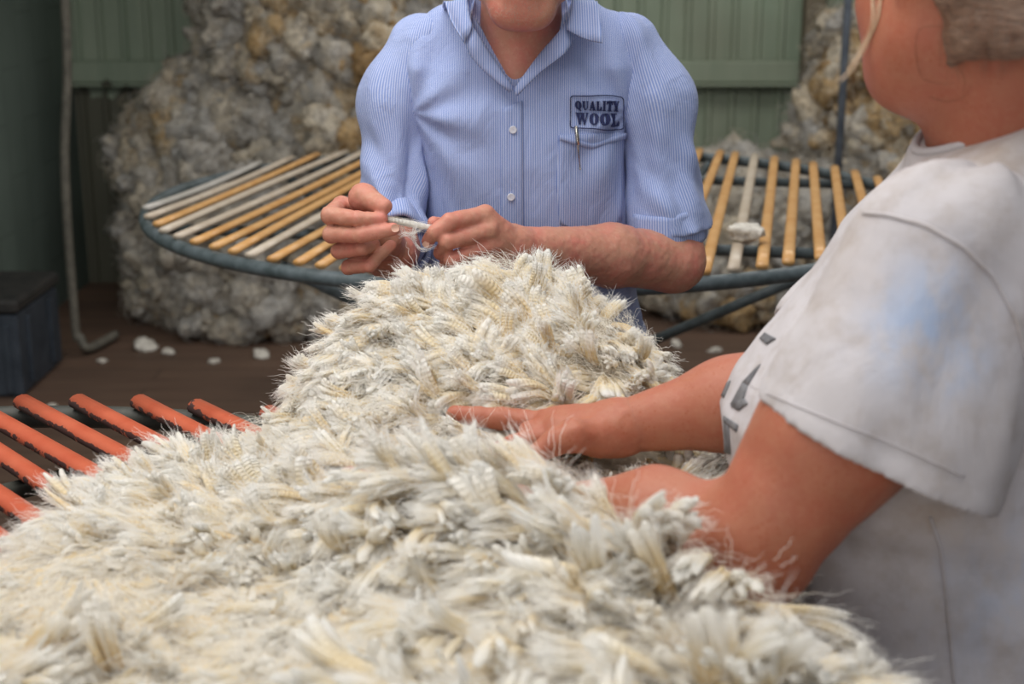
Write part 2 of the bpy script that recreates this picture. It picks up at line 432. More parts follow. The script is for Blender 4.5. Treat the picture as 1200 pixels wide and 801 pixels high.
def heap(name, ells, lo, hi, n, rad, seed, label, toneshift=0.0, res=.04):
    f = Field(lo, hi, res)
    for c, r in ells: f.ell(c, r, .12)
    g = f.grid(); f.d += (.10 * fbm(g * 2.6, 2) + .05 * vnoise(g * 8)).astype(np.float32); f.d = np.maximum(f.d, -(g[..., 2] - .01))
    f.d = np.maximum(f.d, g[..., 1] - (BY - .22)); V, F = f.mesh()
    q = V[F].mean(1); nn = np.cross(V[F[:, 1]] - V[F[:, 0]], V[F[:, 3]] - V[F[:, 0]]); nn /= np.linalg.norm(nn, axis=1)[:, None] + 1e-9
    vis = np.nonzero((nn[:, 1] < .35) & (q[:, 2] > .04) | (nn[:, 2] > .5))[0]
    r = np.random.default_rng(seed); pick = r.choice(vis, n); cs = q[pick] + r.normal(size=(n, 3)) * .015
    rr = rad[0] + (rad[1] - rad[0]) * r.random(n) ** 2; cs[:, 2] = np.maximum(cs[:, 2], rr * .8 + .02)
    cs[:, 1] = np.minimum(cs[:, 1], BY - .24 - rr); cs[:, 0] = np.maximum(cs[:, 0], BX0 + .05 + rr)
    VB, FB, T = blob_mesh(cs, rr, seed)
    big = vnoise(np.repeat(cs, len(VB) // n, axis=0) * 2.2 + 3) * .5 + .5
    T = np.clip(.42 * T + .58 * big + toneshift, 0, 1)
    V2 = np.concatenate([V, VB]); Ft = np.concatenate([np.concatenate([F[:, [0, 1, 2]], F[:, [0, 2, 3]]]), FB + len(V)])
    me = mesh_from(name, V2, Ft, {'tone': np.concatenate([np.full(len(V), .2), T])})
    # loose curling fibres standing off the tufts
    nf = n * 24; k = r.integers(0, len(VB), nf); root = VB[k]; c_ = np.repeat(cs, len(VB) // n, axis=0)[k]; out = root - c_; out /= np.linalg.norm(out, axis=1)[:, None] + 1e-9
    J = 8; s = np.linspace(0, 1, J)[None, :, None]; tg = np.cross(out, r.normal(size=(nf, 3))); tg /= np.linalg.norm(tg, axis=1)[:, None]; tb = np.cross(out, tg); L = r.uniform(.025, .085, (nf, 1, 1)); w_ = r.uniform(2, 7, (nf, 1, 1))
    pt = root[:, None] + out[:, None] * (s * L * .45) + tg[:, None] * (np.sin(s * w_) * L * .4) + tb[:, None] * ((1 - np.cos(s * w_)) * L * .4)
    root_e = empty(name, tuple(V2.mean(0) * [1, 1, 0])); tag(root_e, label, 'wool heap', kind='stuff')
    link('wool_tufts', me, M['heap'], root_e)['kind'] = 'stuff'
    heap_curves(pt, T[k], root_e); return root_e
    o = recentre(link(name, me, M['heap'])); return tag(o, label, 'wool heap', kind='stuff')
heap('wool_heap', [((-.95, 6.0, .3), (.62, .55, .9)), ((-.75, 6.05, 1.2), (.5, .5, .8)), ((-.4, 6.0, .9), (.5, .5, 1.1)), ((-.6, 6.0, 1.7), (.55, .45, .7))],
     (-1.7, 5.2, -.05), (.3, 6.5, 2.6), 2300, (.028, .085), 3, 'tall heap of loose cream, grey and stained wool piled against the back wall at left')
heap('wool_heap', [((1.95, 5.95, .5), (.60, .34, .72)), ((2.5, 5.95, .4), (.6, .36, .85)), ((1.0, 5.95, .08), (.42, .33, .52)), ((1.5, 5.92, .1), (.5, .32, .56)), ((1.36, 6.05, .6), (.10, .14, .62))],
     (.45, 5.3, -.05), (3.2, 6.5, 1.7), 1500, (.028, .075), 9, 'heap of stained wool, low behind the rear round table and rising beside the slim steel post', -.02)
# stray tufts on the floor
M['tuft'] = simple('loose_tuft', srgb(188, 182, 172), srgb(226, 222, 212), 60, .95, .8, .006)
fl = [(170, 409, .05), (198, 414, .03), (306, 417, .035), (120, 424, .02), (250, 425, .025), (838, 412, .025), (792, 405, .03), (60, 478, .02)]
labs = ['white wool tuft on the brown floor beside the foot of the bent pipe', 'small wool tuft on the floor just right of the bigger white tuft', 'pale wool tuft on the floor at the foot of the tall wool heap',
        'tiny wool scrap on the floor below the bent pipe', 'tiny wool scrap on the bare boards before the tall heap', 
        'wool scrap on the floor right of the fleece, the one nearer the white sleeve', 'wool scrap on the floor right of the fleece, the one nearer the mound', 'tiny wool scrap on the floor in front of the storage box']
for i, ((px, py, r), lb) in enumerate(zip(fl, labs)):
    ang = PITCH - math.atan((400.5 - py) / FPX); Y = 1.5 / math.tan(ang); p = P(px, py, Y)
    V, F, T = blob_mesh(np.array([[p[0], p[1], r * .4]]), np.array([r * .75]), 40 + i); V[:, 2] = np.maximum((V[:, 2]) * .6, .001)
    o = recentre(link('wool_tuft', mesh_from('wool_tuft', V, F), M['tuft'])); tag(o, lb, 'wool tuft', 'stray tufts on the floor')

# ------------------------------------------------------------------ round slatted tables
def mk_slat(name, base, hi_c, worn, wornamt=(.66, .74)):
    t = NT(name); o = t.obj(); a = t.attr('tone').outputs['Fac']
    n = t.noise(o, 14, 4, .6, .4); n2 = t.noise(t.mapping(o, (1, 1, 1)), 60, 3, .6)
    c = t.mix(t.ramp(n, [(.35, 0.), (.7, 1.)]), base, hi_c)
    c = t.mix(t.ramp(t.math('ADD', t.math('MULTIPLY', n, .5), t.math('MULTIPLY', n2, .5)), [(wornamt[0], 0.), (wornamt[1], 1.)]), c, worn)
    return t.set(c, .38, t.bump(n2, .08, .001))
M['slat_wood'] = mk_slat('honey_timber_slat', srgb(196, 144, 84), srgb(212, 168, 112), srgb(150, 108, 66), (.75, .8))
M['slat_pale'] = mk_slat('bleached_slat', srgb(184, 168, 148), srgb(200, 188, 172), srgb(160, 140, 120), (.75, .8))
M['slat_grey'] = mk_slat('grey_slat', srgb(172, 168, 160), srgb(188, 184, 178), srgb(150, 146, 140), (.75, .8))
TZ = .92
def round_table(cx, cy, R, ang, pitch, rs, rim_r, mats, rim_mat, label, name='wool_table', skip=(), legs=True, flat=.7, start=0):
    t = empty(name, (cx, cy, 0))
    ring = [(cx + R * math.cos(2 * PI * k / 96), cy + R * math.sin(2 * PI * k / 96), TZ - .012) for k in range(96)]
    MB().tube(ring, rim_r, 12, closed=True).build('rim', rim_mat, t)
    dx, dy = math.sin(ang), math.cos(ang); nx, ny = math.cos(ang), -math.sin(ang)
    N = int(R / pitch); rr = random.Random(4)
    for k in range(-N, N + 1):
        off = k * pitch + start
        if abs(off) > R - .03: continue
        h = math.sqrt(R * R - off * off) - rim_r * .3
        j = rr.uniform(-.006, .006); bow = rr.uniform(-.008, .004)
        pts = []
        for q in range(13):
            s = -1 + 2 * q / 12; b = bow * (1 - s * s)
            pts.append((cx + nx * (off + j * s) + dx * h * s, cy + ny * (off + j * s) + dy * h * s, TZ + rim_r * .25 + rs * .5 + b))
        mt = mats(k, rr)
        MB().tube(pts, rs, 12, flat=flat).build('slat', mt, t)
    # crossbars, hub and legs
    for s in (-.5, .5):
        c0 = (cx + dx * R * s, cy + dy * R * s); h = R * math.sqrt(1 - s * s) - .01
        MB().tube([(c0[0] - nx * h, c0[1] - ny * h, TZ - .018), (c0[0] + nx * h, c0[1] + ny * h, TZ - .018)], .012, 8).build('crossbar', rim_mat, t)
    for q in range(4):
        a = PI / 4 + q * PI / 2 + .15
        MB().tube([(cx + .93 * R * math.cos(a), cy + .93 * R * math.sin(a), TZ - .02), (cx + .18 * R * math.cos(a), cy + .18 * R * math.sin(a), .52)], .012, 8).build('brace', rim_mat, t)
    m = MB().tube([(cx, cy, .02), (cx, cy, .5), (cx, cy, TZ - .02)], .04, 16); m.build('pedestal', rim_mat, t)
    for q in range(4):
        a = PI / 4 + q * PI / 2
        MB().tube([(cx, cy, .12), (cx + .5 * math.cos(a), cy + .5 * math.sin(a), .022)], .02, 10).build('foot', rim_mat, t)
    tag(t, label, 'table'); return t
def rear_mats(k, rr):
    if k in (-17, -16): return M['slat_grey']
    if k in (-15, -13, -12, -8, 9): return M['slat_pale']
    return M['slat_wood']
round_table(.06, 3.43, .925, math.radians(11), .054, .0122, .015, rear_mats, M['rim_grey'], 'round wool table with honey timber slats and grey rim behind the man', flat=.6, start=.018)
def mk_orange():
    t = NT('chipped_orange_slat'); o = t.obj(); n = t.noise(o, 16, 5, .65, .3); n2 = t.noise(o, 70, 3, .6)
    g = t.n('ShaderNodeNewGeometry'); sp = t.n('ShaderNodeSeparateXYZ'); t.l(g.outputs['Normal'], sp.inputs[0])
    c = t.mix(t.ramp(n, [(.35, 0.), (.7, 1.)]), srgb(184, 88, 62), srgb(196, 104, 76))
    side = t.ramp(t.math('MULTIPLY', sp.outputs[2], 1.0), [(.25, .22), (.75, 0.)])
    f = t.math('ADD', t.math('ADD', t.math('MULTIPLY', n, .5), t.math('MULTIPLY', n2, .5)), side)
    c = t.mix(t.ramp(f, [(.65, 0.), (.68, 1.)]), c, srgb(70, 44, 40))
    r = t.ramp(f, [(.64, .28), (.68, .8)])
    return t.set(c, r, t.bump(n2, .05, .001))
M['orange'] = mk_orange()
round_table(-.60, .93, .85, math.radians(-42), .0525, .0135, .015, lambda k, r: M['orange'], M['rim_dark'], 'round wool table with chipped orange slats under the white fleece', flat=.75, start=.012)
# tuft caught on the rear table
p = P(876, 284, 2.80); V, F, T = blob_mesh(np.array([[p[0], p[1], TZ + .035]]), np.array([.022]), 77)
o = recentre(link('wool_tuft', mesh_from('wool_tuft', V, F), M['tuft'])); tag(o, 'small white wool tuft caught on the slats of the rear round table', 'wool tuft')
def mk_wool(name, tip, mid, base, crimp=True):
    t = NT(name); a = t.attr('along').outputs['Fac']; v = t.attr('tint').outputs['Fac']; o = t.obj()
    n = t.noise(o, 26, 3, .6)
    f = t.math('ADD', a, t.math('MULTIPLY', t.math('SUBTRACT', n, .5), .35))
    c = t.ramp(f, [(.02, base), (.30, mid), (.62, mid), (.90, tip)])
    c = t.mix(t.math('MULTIPLY', v, t.ramp(a, [(.5, 1.), (.95, .15)])), c, srgb(250, 222, 158))
    nb = None
    if crimp:
        uvv = t.attr('lock_uv').outputs['Vector']
        wv = t.n('ShaderNodeTexWave', wave_type='BANDS', bands_direction='Y'); wv.inputs['Scale'].default_value = 1.0; wv.inputs['Distortion'].default_value = 1.2
        wv.inputs['Detail'].default_value = 1.5; wv.inputs['Detail Scale'].default_value = .6
        t.l(uvv, wv.inputs['Vector'])
        st = t.noise(t.mapping(uvv, (9, .35, 1)), 1.6, 3, .6)
        nb = t.bump(wv.outputs['Fac'], .8, .0014, t.bump(st, .6, .0010))
    t.set(c, .8, nb, Specular_IOR_Level=.15)
    # wool fibres let light through
    tr = t.n('ShaderNodeBsdfTranslucent'); t.l(c, tr.inputs[0]); mx = t.n('ShaderNodeMixShader'); mx.inputs[0].default_value = .42
    t.l(t.b.outputs[0], mx.inputs[1]); t.l(tr.outputs[0], mx.inputs[2]); t.l(mx.outputs[0], t.out.inputs[0])
    return t.m
W_TIP, W_MID, W_BASE = srgb(255, 254, 250), srgb(253, 242, 214), srgb(226, 210, 178)
M['staple'] = mk_wool('crimped_wool', W_TIP, W_MID, W_BASE)
M['fibre'] = mk_wool('wool_fibre', srgb(254, 253, 250), srgb(250, 247, 240), srgb(236, 228, 214), False)
M['fleece_base'] = simple('fleece_underside', srgb(150, 140, 124), srgb(196, 186, 166), 60, .95, .8, .006)

def curves_obj(name, pts, along, tint, rad, mat, parent):
    n, J = pts.shape[:2]
    cu = bpy.data.hair_curves.new(name); cu.add_curves([J] * n)
    cu.attributes['position'].data.foreach_set('vector', pts.astype(np.float32).ravel())
    ra = cu.attributes.get('radius') or cu.attributes.new('radius', 'FLOAT', 'POINT')
    tp = np.broadcast_to(np.interp(np.linspace(0, 1, J), [0, .7, 1], [1, .9, .35])[None], (n, J)) * (rad if np.isscalar(rad) else rad[:, None])
    ra.data.foreach_set('value', tp.astype(np.float32).ravel())
    a = cu.attributes.new('along', 'FLOAT', 'POINT'); a.data.foreach_set('value', along.astype(np.float32).ravel())
    a = cu.attributes.new('tint', 'FLOAT', 'POINT'); a.data.foreach_set('value', np.repeat(tint, J).astype(np.float32))
    o = bpy.data.objects.new(name, cu); COL.objects.link(o); cu.materials.append(mat)
    if parent: o.parent = parent; o.location = -parent.location
    return o

# ================================================================== FIGURES: shared pieces
def mk_skin(name, base, red, pale, freck=0.0, fcol=None):
    t = NT(name); o = t.obj(); pk = t.attr('pink').outputs['Fac']
    n = t.noise(o, 28, 4, .6, .5); n2 = t.noise(o, 160, 3, .6)
    c = t.mix(t.ramp(n, [(.38, 0.), (.68, .6)]), base, red)
    c = t.mix(t.ramp(n2, [(.5, 0.), (.75, .35)]), c, pale)
    c = t.mix(t.math('MULTIPLY', pk, .75), c, red)
    if freck:
        v = t.n('ShaderNodeTexVoronoi'); v.inputs['Scale'].default_value = 210; t.l(o, v.inputs['Vector'])
        c = t.mix(t.math('MULTIPLY', t.ramp(v.outputs['Distance'], [(.16, freck), (.36, 0.)]), t.ramp(t.noise(o, 60, 2), [(.42, 0.), (.62, 1.)])), c, fcol)
        v = t.n('ShaderNodeTexVoronoi'); v.inputs['Scale'].default_value = 55; t.l(o, v.inputs['Vector'])
        c = t.mix(t.math('MULTIPLY', t.ramp(v.outputs['Distance'], [(.07, freck * .9), (.11, 0.)]), t.ramp(t.noise(o, 23, 2), [(.5, 0.), (.6, 1.)])), c, fcol)
    cr = t.noise(t.mapping(o, (1, 1, 1)), 420, 3, .7); cr2 = t.noise(o, 90, 4, .6, 1.0)
    return t.set(c, .52, t.bump(cr, .22, .0008, t.bump(cr2, .25, .0015)), Subsurface_Weight=.12, Subsurface_Radius=(.01, .004, .002), Subsurface_Scale=1.0, Specular_IOR_Level=.35)
M['skin_man'] = mk_skin('weathered_skin', srgb(186, 134, 112), srgb(200, 112, 102), srgb(206, 164, 142), .2, srgb(150, 88, 62))
M['skin_woman'] = mk_skin('freckled_tanned_skin', srgb(170, 108, 84), srgb(164, 88, 68), srgb(180, 124, 100), .62, srgb(158, 84, 54))
M['nail'] = NT('fingernail').set(srgb(220, 176, 156), .3)
M['hair_man'] = simple('grey_brown_hair', srgb(84, 72, 60), srgb(120, 106, 92), 120, .7, .6, .003)
M['navy'] = simple('navy_trousers', srgb(34, 40, 58), srgb(48, 54, 74), 40, .85, .4, .002)
M['boot'] = simple('brown_boot', srgb(74, 50, 34), srgb(96, 68, 48), 30, .6, .3, .002)
def frame(o, fwd, up):
    """columns: right, back, up   (local -y is forward)"""
    f = np.array(fwd, float); f /= np.linalg.norm(f); u = np.array(up, float); u -= f * (u @ f); u /= np.linalg.norm(u)
    r = np.cross(f, u); R = np.stack([r, -f, u], 1); o = np.array(o, float)
    return R, (lambda x, y, z: o + R @ np.array([x, y, z], float))
def head(f, R, L, s=1.0):
    E = lambda c, r, k=.012, op='add': f.ell(L(*[q * s for q in c]), np.array(r) * s, k * s, R, op)
    C = lambda a, b, ra, rb, k=.012, op='add': f.cone(L(*[q * s for q in a]), L(*[q * s for q in b]), ra * s, rb * s, k * s, op=op)
    E((0, .018, .140), (.076, .094, .092)); E((0, -.02, .10), (.066, .068, .072), .02)
    for q in (-1, 1):
        C((q * .012, -.068, .024), (q * .054, -.002, .048), .026, .026, .02); C((q * .052, -.005, .045), (q * .062, .012, .09), .022, .022, .02)
        E((q * .040, -.058, .085), (.026, .026, .026), .02); C((q * .012, -.086, .138), (q * .048, -.070, .138), .010, .010, .012)
        E((q * .031, -.094, .119), (.015, .012, .011), .008, 'cut'); E((q * .031, -.078, .119), (.0125, .0125, .0115), .002)
        C((q * .016, -.0895, .1255), (q * .046, -.078, .1245), .0035, .0035, .003); E((q * .013, -.100, .085), (.009, .009, .008), .006)
        E((q * .076, .012, .108), (.008, .019, .031), .006); E((q * .084, .006, .108), (.006, .010, .018), .004, 'cut'); E((q * .077, .004, .082), (.007, .009, .010), .004)
    C((0, -.088, .128), (0, -.114, .090), .008, .012, .010); C((-.020, -.070, .022), (.020, -.070, .022), .024, .024, .016)
    C((-.020, -.084, .056), (.020, -.084, .056), .0055, .0055, .006); C((-.017, -.086, .048), (.017, -.086, .048), .0065, .0065, .006)
    E((0, -.085, .055), (.02, .012, .02), .02)
    C((-.022, -.094, .0525), (.022, -.094, .0525), .0022, .0022, .002, 'cut')
def pinkness(V, pts, r):
    a = np.zeros(len(V))
    for p in pts: a = np.maximum(a, np.exp(-((V - p) ** 2).sum(1) / r ** 2))
    return a
class Surf:
    def __init__(s, V, F):
        s.V, s.F = V, F
        s.b = BVHTree.FromPolygons([Vector(v) for v in V], [tuple(map(int, f)) for f in F])
    def at(s, px, py, e=.0015, Y=2.1):
        d = P(px, py, Y) - CAM; d /= np.linalg.norm(d)
        h = s.b.ray_cast(Vector(CAM), Vector(d))
        if h[0] is None: return P(px, py, Y)
        return np.array(h[0]) + np.array(h[1]) * (e if h[1].dot(Vector(d)) < 0 else -e)
def sheet(surf, grid, e, mb, thick=.0015, Y=2.1, smooth=0):
    """a sewn-on piece lying on a garment: grid[i][j] of view places"""
    n, m = len(grid), len(grid[0])
    T = np.array([[surf.at(p[0], p[1], e, Y) for p in r] for r in grid])
    for _ in range(smooth):
        Q = T.copy(); Q[1:-1, 1:-1] = (T[:-2, 1:-1] + T[2:, 1:-1] + T[1:-1, :-2] + T[1:-1, 2:] + 2 * T[1:-1, 1:-1]) / 6; T = Q
    B = np.array([[surf.at(p[0], p[1], e - thick, Y) for p in r] for r in grid])
    V = list(T.reshape(-1, 3)) + list(B.reshape(-1, 3)); F = []; o = n * m
    for i in range(n - 1):
        for j in range(m - 1): F.append((i * m + j, i * m + j + 1, (i + 1) * m + j + 1, (i + 1) * m + j)); F.append((o + i * m + j, o + (i + 1) * m + j, o + (i + 1) * m + j + 1, o + i * m + j + 1))
    bd = [(0, j) for j in range(m)] + [(i, m - 1) for i in range(1, n)] + [(n - 1, j) for j in range(m - 2, -1, -1)] + [(i, 0) for i in range(n - 2, 0, -1)]
    bd = [i * m + j for i, j in bd]
    for a, b in zip(bd, bd[1:] + bd[:1]): F.append((a, a + o, b + o, b))
    mb.add(V, F); return mb
def lerp_grid(A, B, n, m):
    """grid between polyline A and polyline B"""
    def rs(p, m):
        p = np.array(p, float); l = np.concatenate([[0], np.cumsum(np.linalg.norm(np.diff(p, axis=0), axis=1))]); t = np.linspace(0, l[-1], m)
        return np.stack([np.interp(t, l, p[:, 0]), np.interp(t, l, p[:, 1])], 1)
    a, b = rs(A, m), rs(B, m); return [[tuple(a[j] * (1 - i / (n - 1)) + b[j] * i / (n - 1)) for j in range(m)] for i in range(n)]
def mk_shirt_blue():
    t = NT('blue_pinstripe_cotton'); s = t.attr('stripe').outputs['Fac']
    w = t.math('FRACT', t.math('MULTIPLY', s, 1 / .0034)); w = t.ramp(w, [(.0, 0.), (.45, 0.), (.58, 1.), (.86, 1.), (1., 0.)])
    n = t.noise(t.obj(), 9, 3, .5)
    c = t.mix(w, t.ramp(n, [(.3, srgb(118, 138, 190)), (.7, srgb(130, 149, 198))]), srgb(180, 188, 216))
    o = t.obj(); wr = t.noise(t.mapping(o, (1, 1, .5), (0, .5, 0)), 22, 4, .55, .6); wv = t.noise(o, 900, 1, .5)
    return t.set(c, .85, t.bump(wv, .08, .0005, t.bump(wr, .6, .010)), Specular_IOR_Level=.15, Sheen_Weight=.1)
M['shirt_blue'] = mk_shirt_blue()
M['navy_thread'] = NT('navy_embroidery').set(srgb(26, 34, 78), .8)
M['button'] = NT('pearly_button').set(srgb(214, 216, 226), .25)
M['metal'] = NT('pen_metal').set(srgb(190, 186, 176), .25, metal=1.0)

# ================================================================== THE MAN
man = empty('person', (.01, 2.2, 0))
tag(man, 'person in blue pinstripe work shirt holding a lock of wool, head cropped by the frame', 'person')
def Rh(u, v, Y): return P(370 + u / 6.16, 210 + v / 6.16, Y)
def Lh(u, v, Y): return P(480 + u / 8.007, 230 + v / 8.007, Y)
parts = []; pink = []
# his right hand and forearm
f = Field((-.30, 1.72, .88), (-.04, 2.2, 1.22), .0019)
el = P(450, 283, 2.11); wr = Rh(575, 545, 1.925)
f.cone(el, el + (wr - el) * .45, .043, .041, .02); f.cone(el + (wr - el) * .45, wr, .041, .029, .02)
fing = [[(185, 190, 1.862), (100, 258, 1.812), (300, 283, 1.790), (475, 285, 1.794)], [(205, 320, 1.865), (112, 398, 1.808), (330, 402, 1.786), (558, 360, 1.788)],
        [(250, 455, 1.872), (170, 518, 1.818), (330, 500, 1.799), (420, 470, 1.818)], [(300, 590, 1.882), (238, 632, 1.828), (385, 622, 1.808), (540, 478, 1.822)]]
rad = [(.0125, .0115, .0098, .0082), (.0125, .0112, .0100, .0088), (.0120, .0105, .0092, .0082), (.0110, .0098, .0086, .0074)]
for pts, rs in zip(fing, rad):
    p = [Rh(*q) for q in pts]; pink += [p[1], p[2], p[3]]
    f.cone(wr, p[0], .018, rs[0], .014); g = f.like(); g.chain(p, rs, .003); f.join(g, .003)
tp = [Rh(500, 430, 1.885), Rh(350, 185, 1.862), Rh(345, 125, 1.838), Rh(490, 195, 1.802)]; pink += tp[2:]
f.cone(wr, tp[0], .022, .021, .015); f.chain(tp[:2], (.021, .017), .012); g = f.like(); g.chain(tp[1:], (.0175, .0165, .0108), .006); g.ell(Rh(350, 140, 1.838), (.019, .014, .016), .008)
f.join(g, .004)
gd = f.grid(); f.d += (.0006 * vnoise(gd * 190) + .0006 * vnoise(gd * 90)).astype(np.float32)
V, F = f.mesh(); parts.append((relax(V, F, 1), F))
# his left hand and forearm
f = Field((-.14, 1.74, .88), (.34, 2.22, 1.24), .0021)
el = P(789, 306, 2.09); wr = Lh(985, 470, 1.905); mid = el + (wr - el) * .42
f.cone(el, mid, .045, .043, .02, flat=((0, 1, 0), .92)); f.cone(mid, wr, .043, .0265, .02); f.cone(P(782, 240, 2.13), el, .045, .043, .02); f.ell(P(805, 318, 2.12), (.02, .02, .022), .02)
fing = [[(700, 175, 1.868), (375, 235, 1.832), (240, 335, 1.826), (172, 425, 1.836)], [(745, 315, 1.862), (355, 425, 1.826), (300, 530, 1.848), (350, 555, 1.878)],
        [(750, 460, 1.864), (395, 592, 1.832), (345, 640, 1.858), (400, 640, 1.89)], [(745, 600, 1.872), (470, 715, 1.850), (430, 745, 1.872), (480, 740, 1.90)]]
rad = [(.0130, .0112, .0098, .0085), (.0128, .0112, .0100, .0088), (.0122, .0105, .0092, .0082), (.0112, .0096, .0086, .0076)]
for pts, rs in zip(fing, rad):
    p = [Lh(*q) for q in pts]; pink += [p[0], p[1], p[3]]
    f.cone(wr, p[0], .020, rs[0] + .001, .014); g = f.like(); g.chain(p, rs, .003); f.join(g, .003)
tp = [Lh(850, 380, 1.915), Lh(560, 320, 1.905), Lh(380, 285, 1.882), Lh(222, 246, 1.852)]; pink += [tp[3]]
f.cone(wr, tp[0], .022, .018, .015); f.chain(tp, (.018, .014, .0112, .0085), .008)
gd = f.grid(); f.d += (.0006 * vnoise(gd * 190) + .0008 * vnoise(gd * 70)).astype(np.float32)
V, F = f.mesh(); parts.append((relax(V, F, 1), F))
# neck, head, chest
f = Field((-.17, 1.93, 1.22), (.19, 2.36, 1.74), .004)
RH, LH = frame((0, 0, 0), (0.0, -1, -.30), (0, -.3, 1)); RH, LH = frame(P(612, 33, 1.985) - LH(0, -.080, .000), (0.0, -1, -.30), (0, -.3, 1)); head(f, RH, LH, 1.0)
cx = .012
f.cone((cx, 2.17, 1.33), LH(0, .035, .05), .062, .056, .03); f.cone(P(603, 84, 2.092), P(612, 34, 2.105), .030, .042, .03)
f.ell((cx, 2.155, 1.29), (.10, .088, .09), .03); f.cone((-.10, 2.18, 1.33), (.12, 2.18, 1.33), .035, .035, .03)
V, F = f.mesh(); parts.append((relax(V, F, 1), F))
# trunk, upper arms and legs under the clothes
f = Field((-.30, 1.98, -.01), (.34, 2.42, 1.40), .012)
f.cone((cx, 2.16, 1.28), (cx, 2.17, 1.0), .13, .125, .04, flat=((0, 1, 0), .72)); f.cone((cx, 2.17, 1.0), (cx, 2.18, .9), .125, .13, .04, flat=((0, 1, 0), .75))
f.cone(P(484, 95, 2.16), P(454, 283, 2.11), .036, .036, .02); f.cone(P(744, 95, 2.16), P(785, 280, 2.115), .036, .036, .02)
for q in (-1, 1):
    f.chain([(cx + q * .08, 2.19, .88), (cx + q * .11, 2.17, .48), (cx + q * .12, 2.2, .1)], (.075, .052, .038), .03); f.cone((cx + q * .12, 2.22, .05), (cx + q * .135, 2.07, .04), .04, .035, .02)
V, F = f.mesh(); parts.append((V, F))
V, F = merge(parts); link('body', mesh_from('body', V, F, {'pink': pinkness(V, pink, .0085)}), M['skin_man'], man)
# grey stubble on the chin
HS = Surf(*parts[2]); rr_ = np.random.default_rng(2); Q = []
for k in range(1500):
    px, py = 560 + rr_.random() * 106, -30 + rr_.random() * 66; p_ = HS.at(px, py, .0); n_ = CAM - p_; n_ /= np.linalg.norm(n_)
    if np.linalg.norm(p_ - LH(0, -.05, .03)) > .075 or (py > 30 - abs(px - 613) * .25): continue
    n_ = n_ + rr_.normal(size=3) * .5; n_[2] -= .6; n_ /= np.linalg.norm(n_); Q.append([p_, p_ + n_ * .0016, p_ + n_ * .0030])
Q = np.array(Q); 
# fingernails
def nail(c, nrm, along, w, l, parent):
    R_, L_ = frame(c, -np.array(nrm, float), along); mb = MB(); Vv = []; Fq = []
    for i in range(5):
        for j in range(5):
            x = (i / 4 - .5) * w; z = (j / 4 - .5) * l; k = 1 - .25 * abs(i / 2 - 1) ** 2 * (1 if j in (0, 4) else 0)
            Vv.append(L_(x * k, (x * x) * 60 - 0.0, z * (1 - .2 * (abs(i / 2 - 1) ** 2))))
    for i in range(4):
        for j in range(4): Fq.append((i * 5 + j, i * 5 + j + 1, (i + 1) * 5 + j + 1, (i + 1) * 5 + j))
    n = len(Vv); Vv += [v + R_[:, 1] * .0012 for v in Vv]; Fq += [tuple(q + n for q in fc[::-1]) for fc in Fq]
    mb.add(Vv, Fq); mb.build('fingernail', M['nail'], parent)
tc = -np.array([0, 1., -.28])
M['stubble'] = NT('grey_stubble').set(srgb(176, 160, 146), .6); curves_obj('stubble', Q, np.full(Q.shape[:2], .5), np.zeros(len(Q)), .00012, M['stubble'], man)
nail(Rh(572, 352, 1.7795), (.25, -.95, .15), Rh(620, 345, 1.79) - Rh(500, 365, 1.79), .0095, .010, man)
nail(Lh(158, 447, 1.8275), (-.25, -.95, -.1), Lh(150, 450, 1.83) - Lh(200, 370, 1.83), .009, .009, man)
# short hair
f = Field((-.10, 1.90, 1.42), (.13, 2.34, 1.76), .005)
f.ell(LH(0, .030, .158), (.080, .094, .088), .01, RH); f.ell(LH(0, -.075, .13), (.09, .05, .045), .012, RH, 'cut'); f.ell(LH(0, .07, .03), (.1, .1, .05), .01, RH, 'cut')
gd = f.grid(); f.d += (.003 * vnoise(gd * 60)).astype(np.float32); V, F = f.mesh(); link('hair', mesh_from('hair', V, F), M['hair_man'], man)
# trousers and boots
f = Field((-.26, 2.0, .06), (.28, 2.40, .98), .009)
for q in (-1, 1): f.chain([(cx + q * .075, 2.19, .88), (cx + q * .11, 2.17, .48), (cx + q * .12, 2.2, .10)], (.092, .075, .062), .03)
f.cone((cx, 2.18, .9), (cx, 2.18, .95), .135, .13, .03, flat=((0, 1, 0), .75)); gd = f.grid(); f.d += (.006 * fbm(gd * [14, 14, 7], 2)).astype(np.float32); f.d = np.maximum(f.d, .075 - gd[..., 2])
V, F = f.mesh(); link('trousers', mesh_from('trousers', V, F), M['navy'], man)
for q in (-1, 1):
    f = Field((cx + q * .125 - .08, 1.96, -.01), (cx + q * .125 + .08, 2.34, .16), .006)
    f.cone((cx + q * .12, 2.23, .05), (cx + q * .135, 2.06, .04), .05, .045, .02); f.cone((cx + q * .12, 2.21, .06), (cx + q * .12, 2.2, .13), .05, .05, .02); gd = f.grid(); f.d = np.maximum(f.d, -(gd[..., 2] - .002))
    V, F = f.mesh(); link('boot', mesh_from('boot', V, F), M['boot'], man)

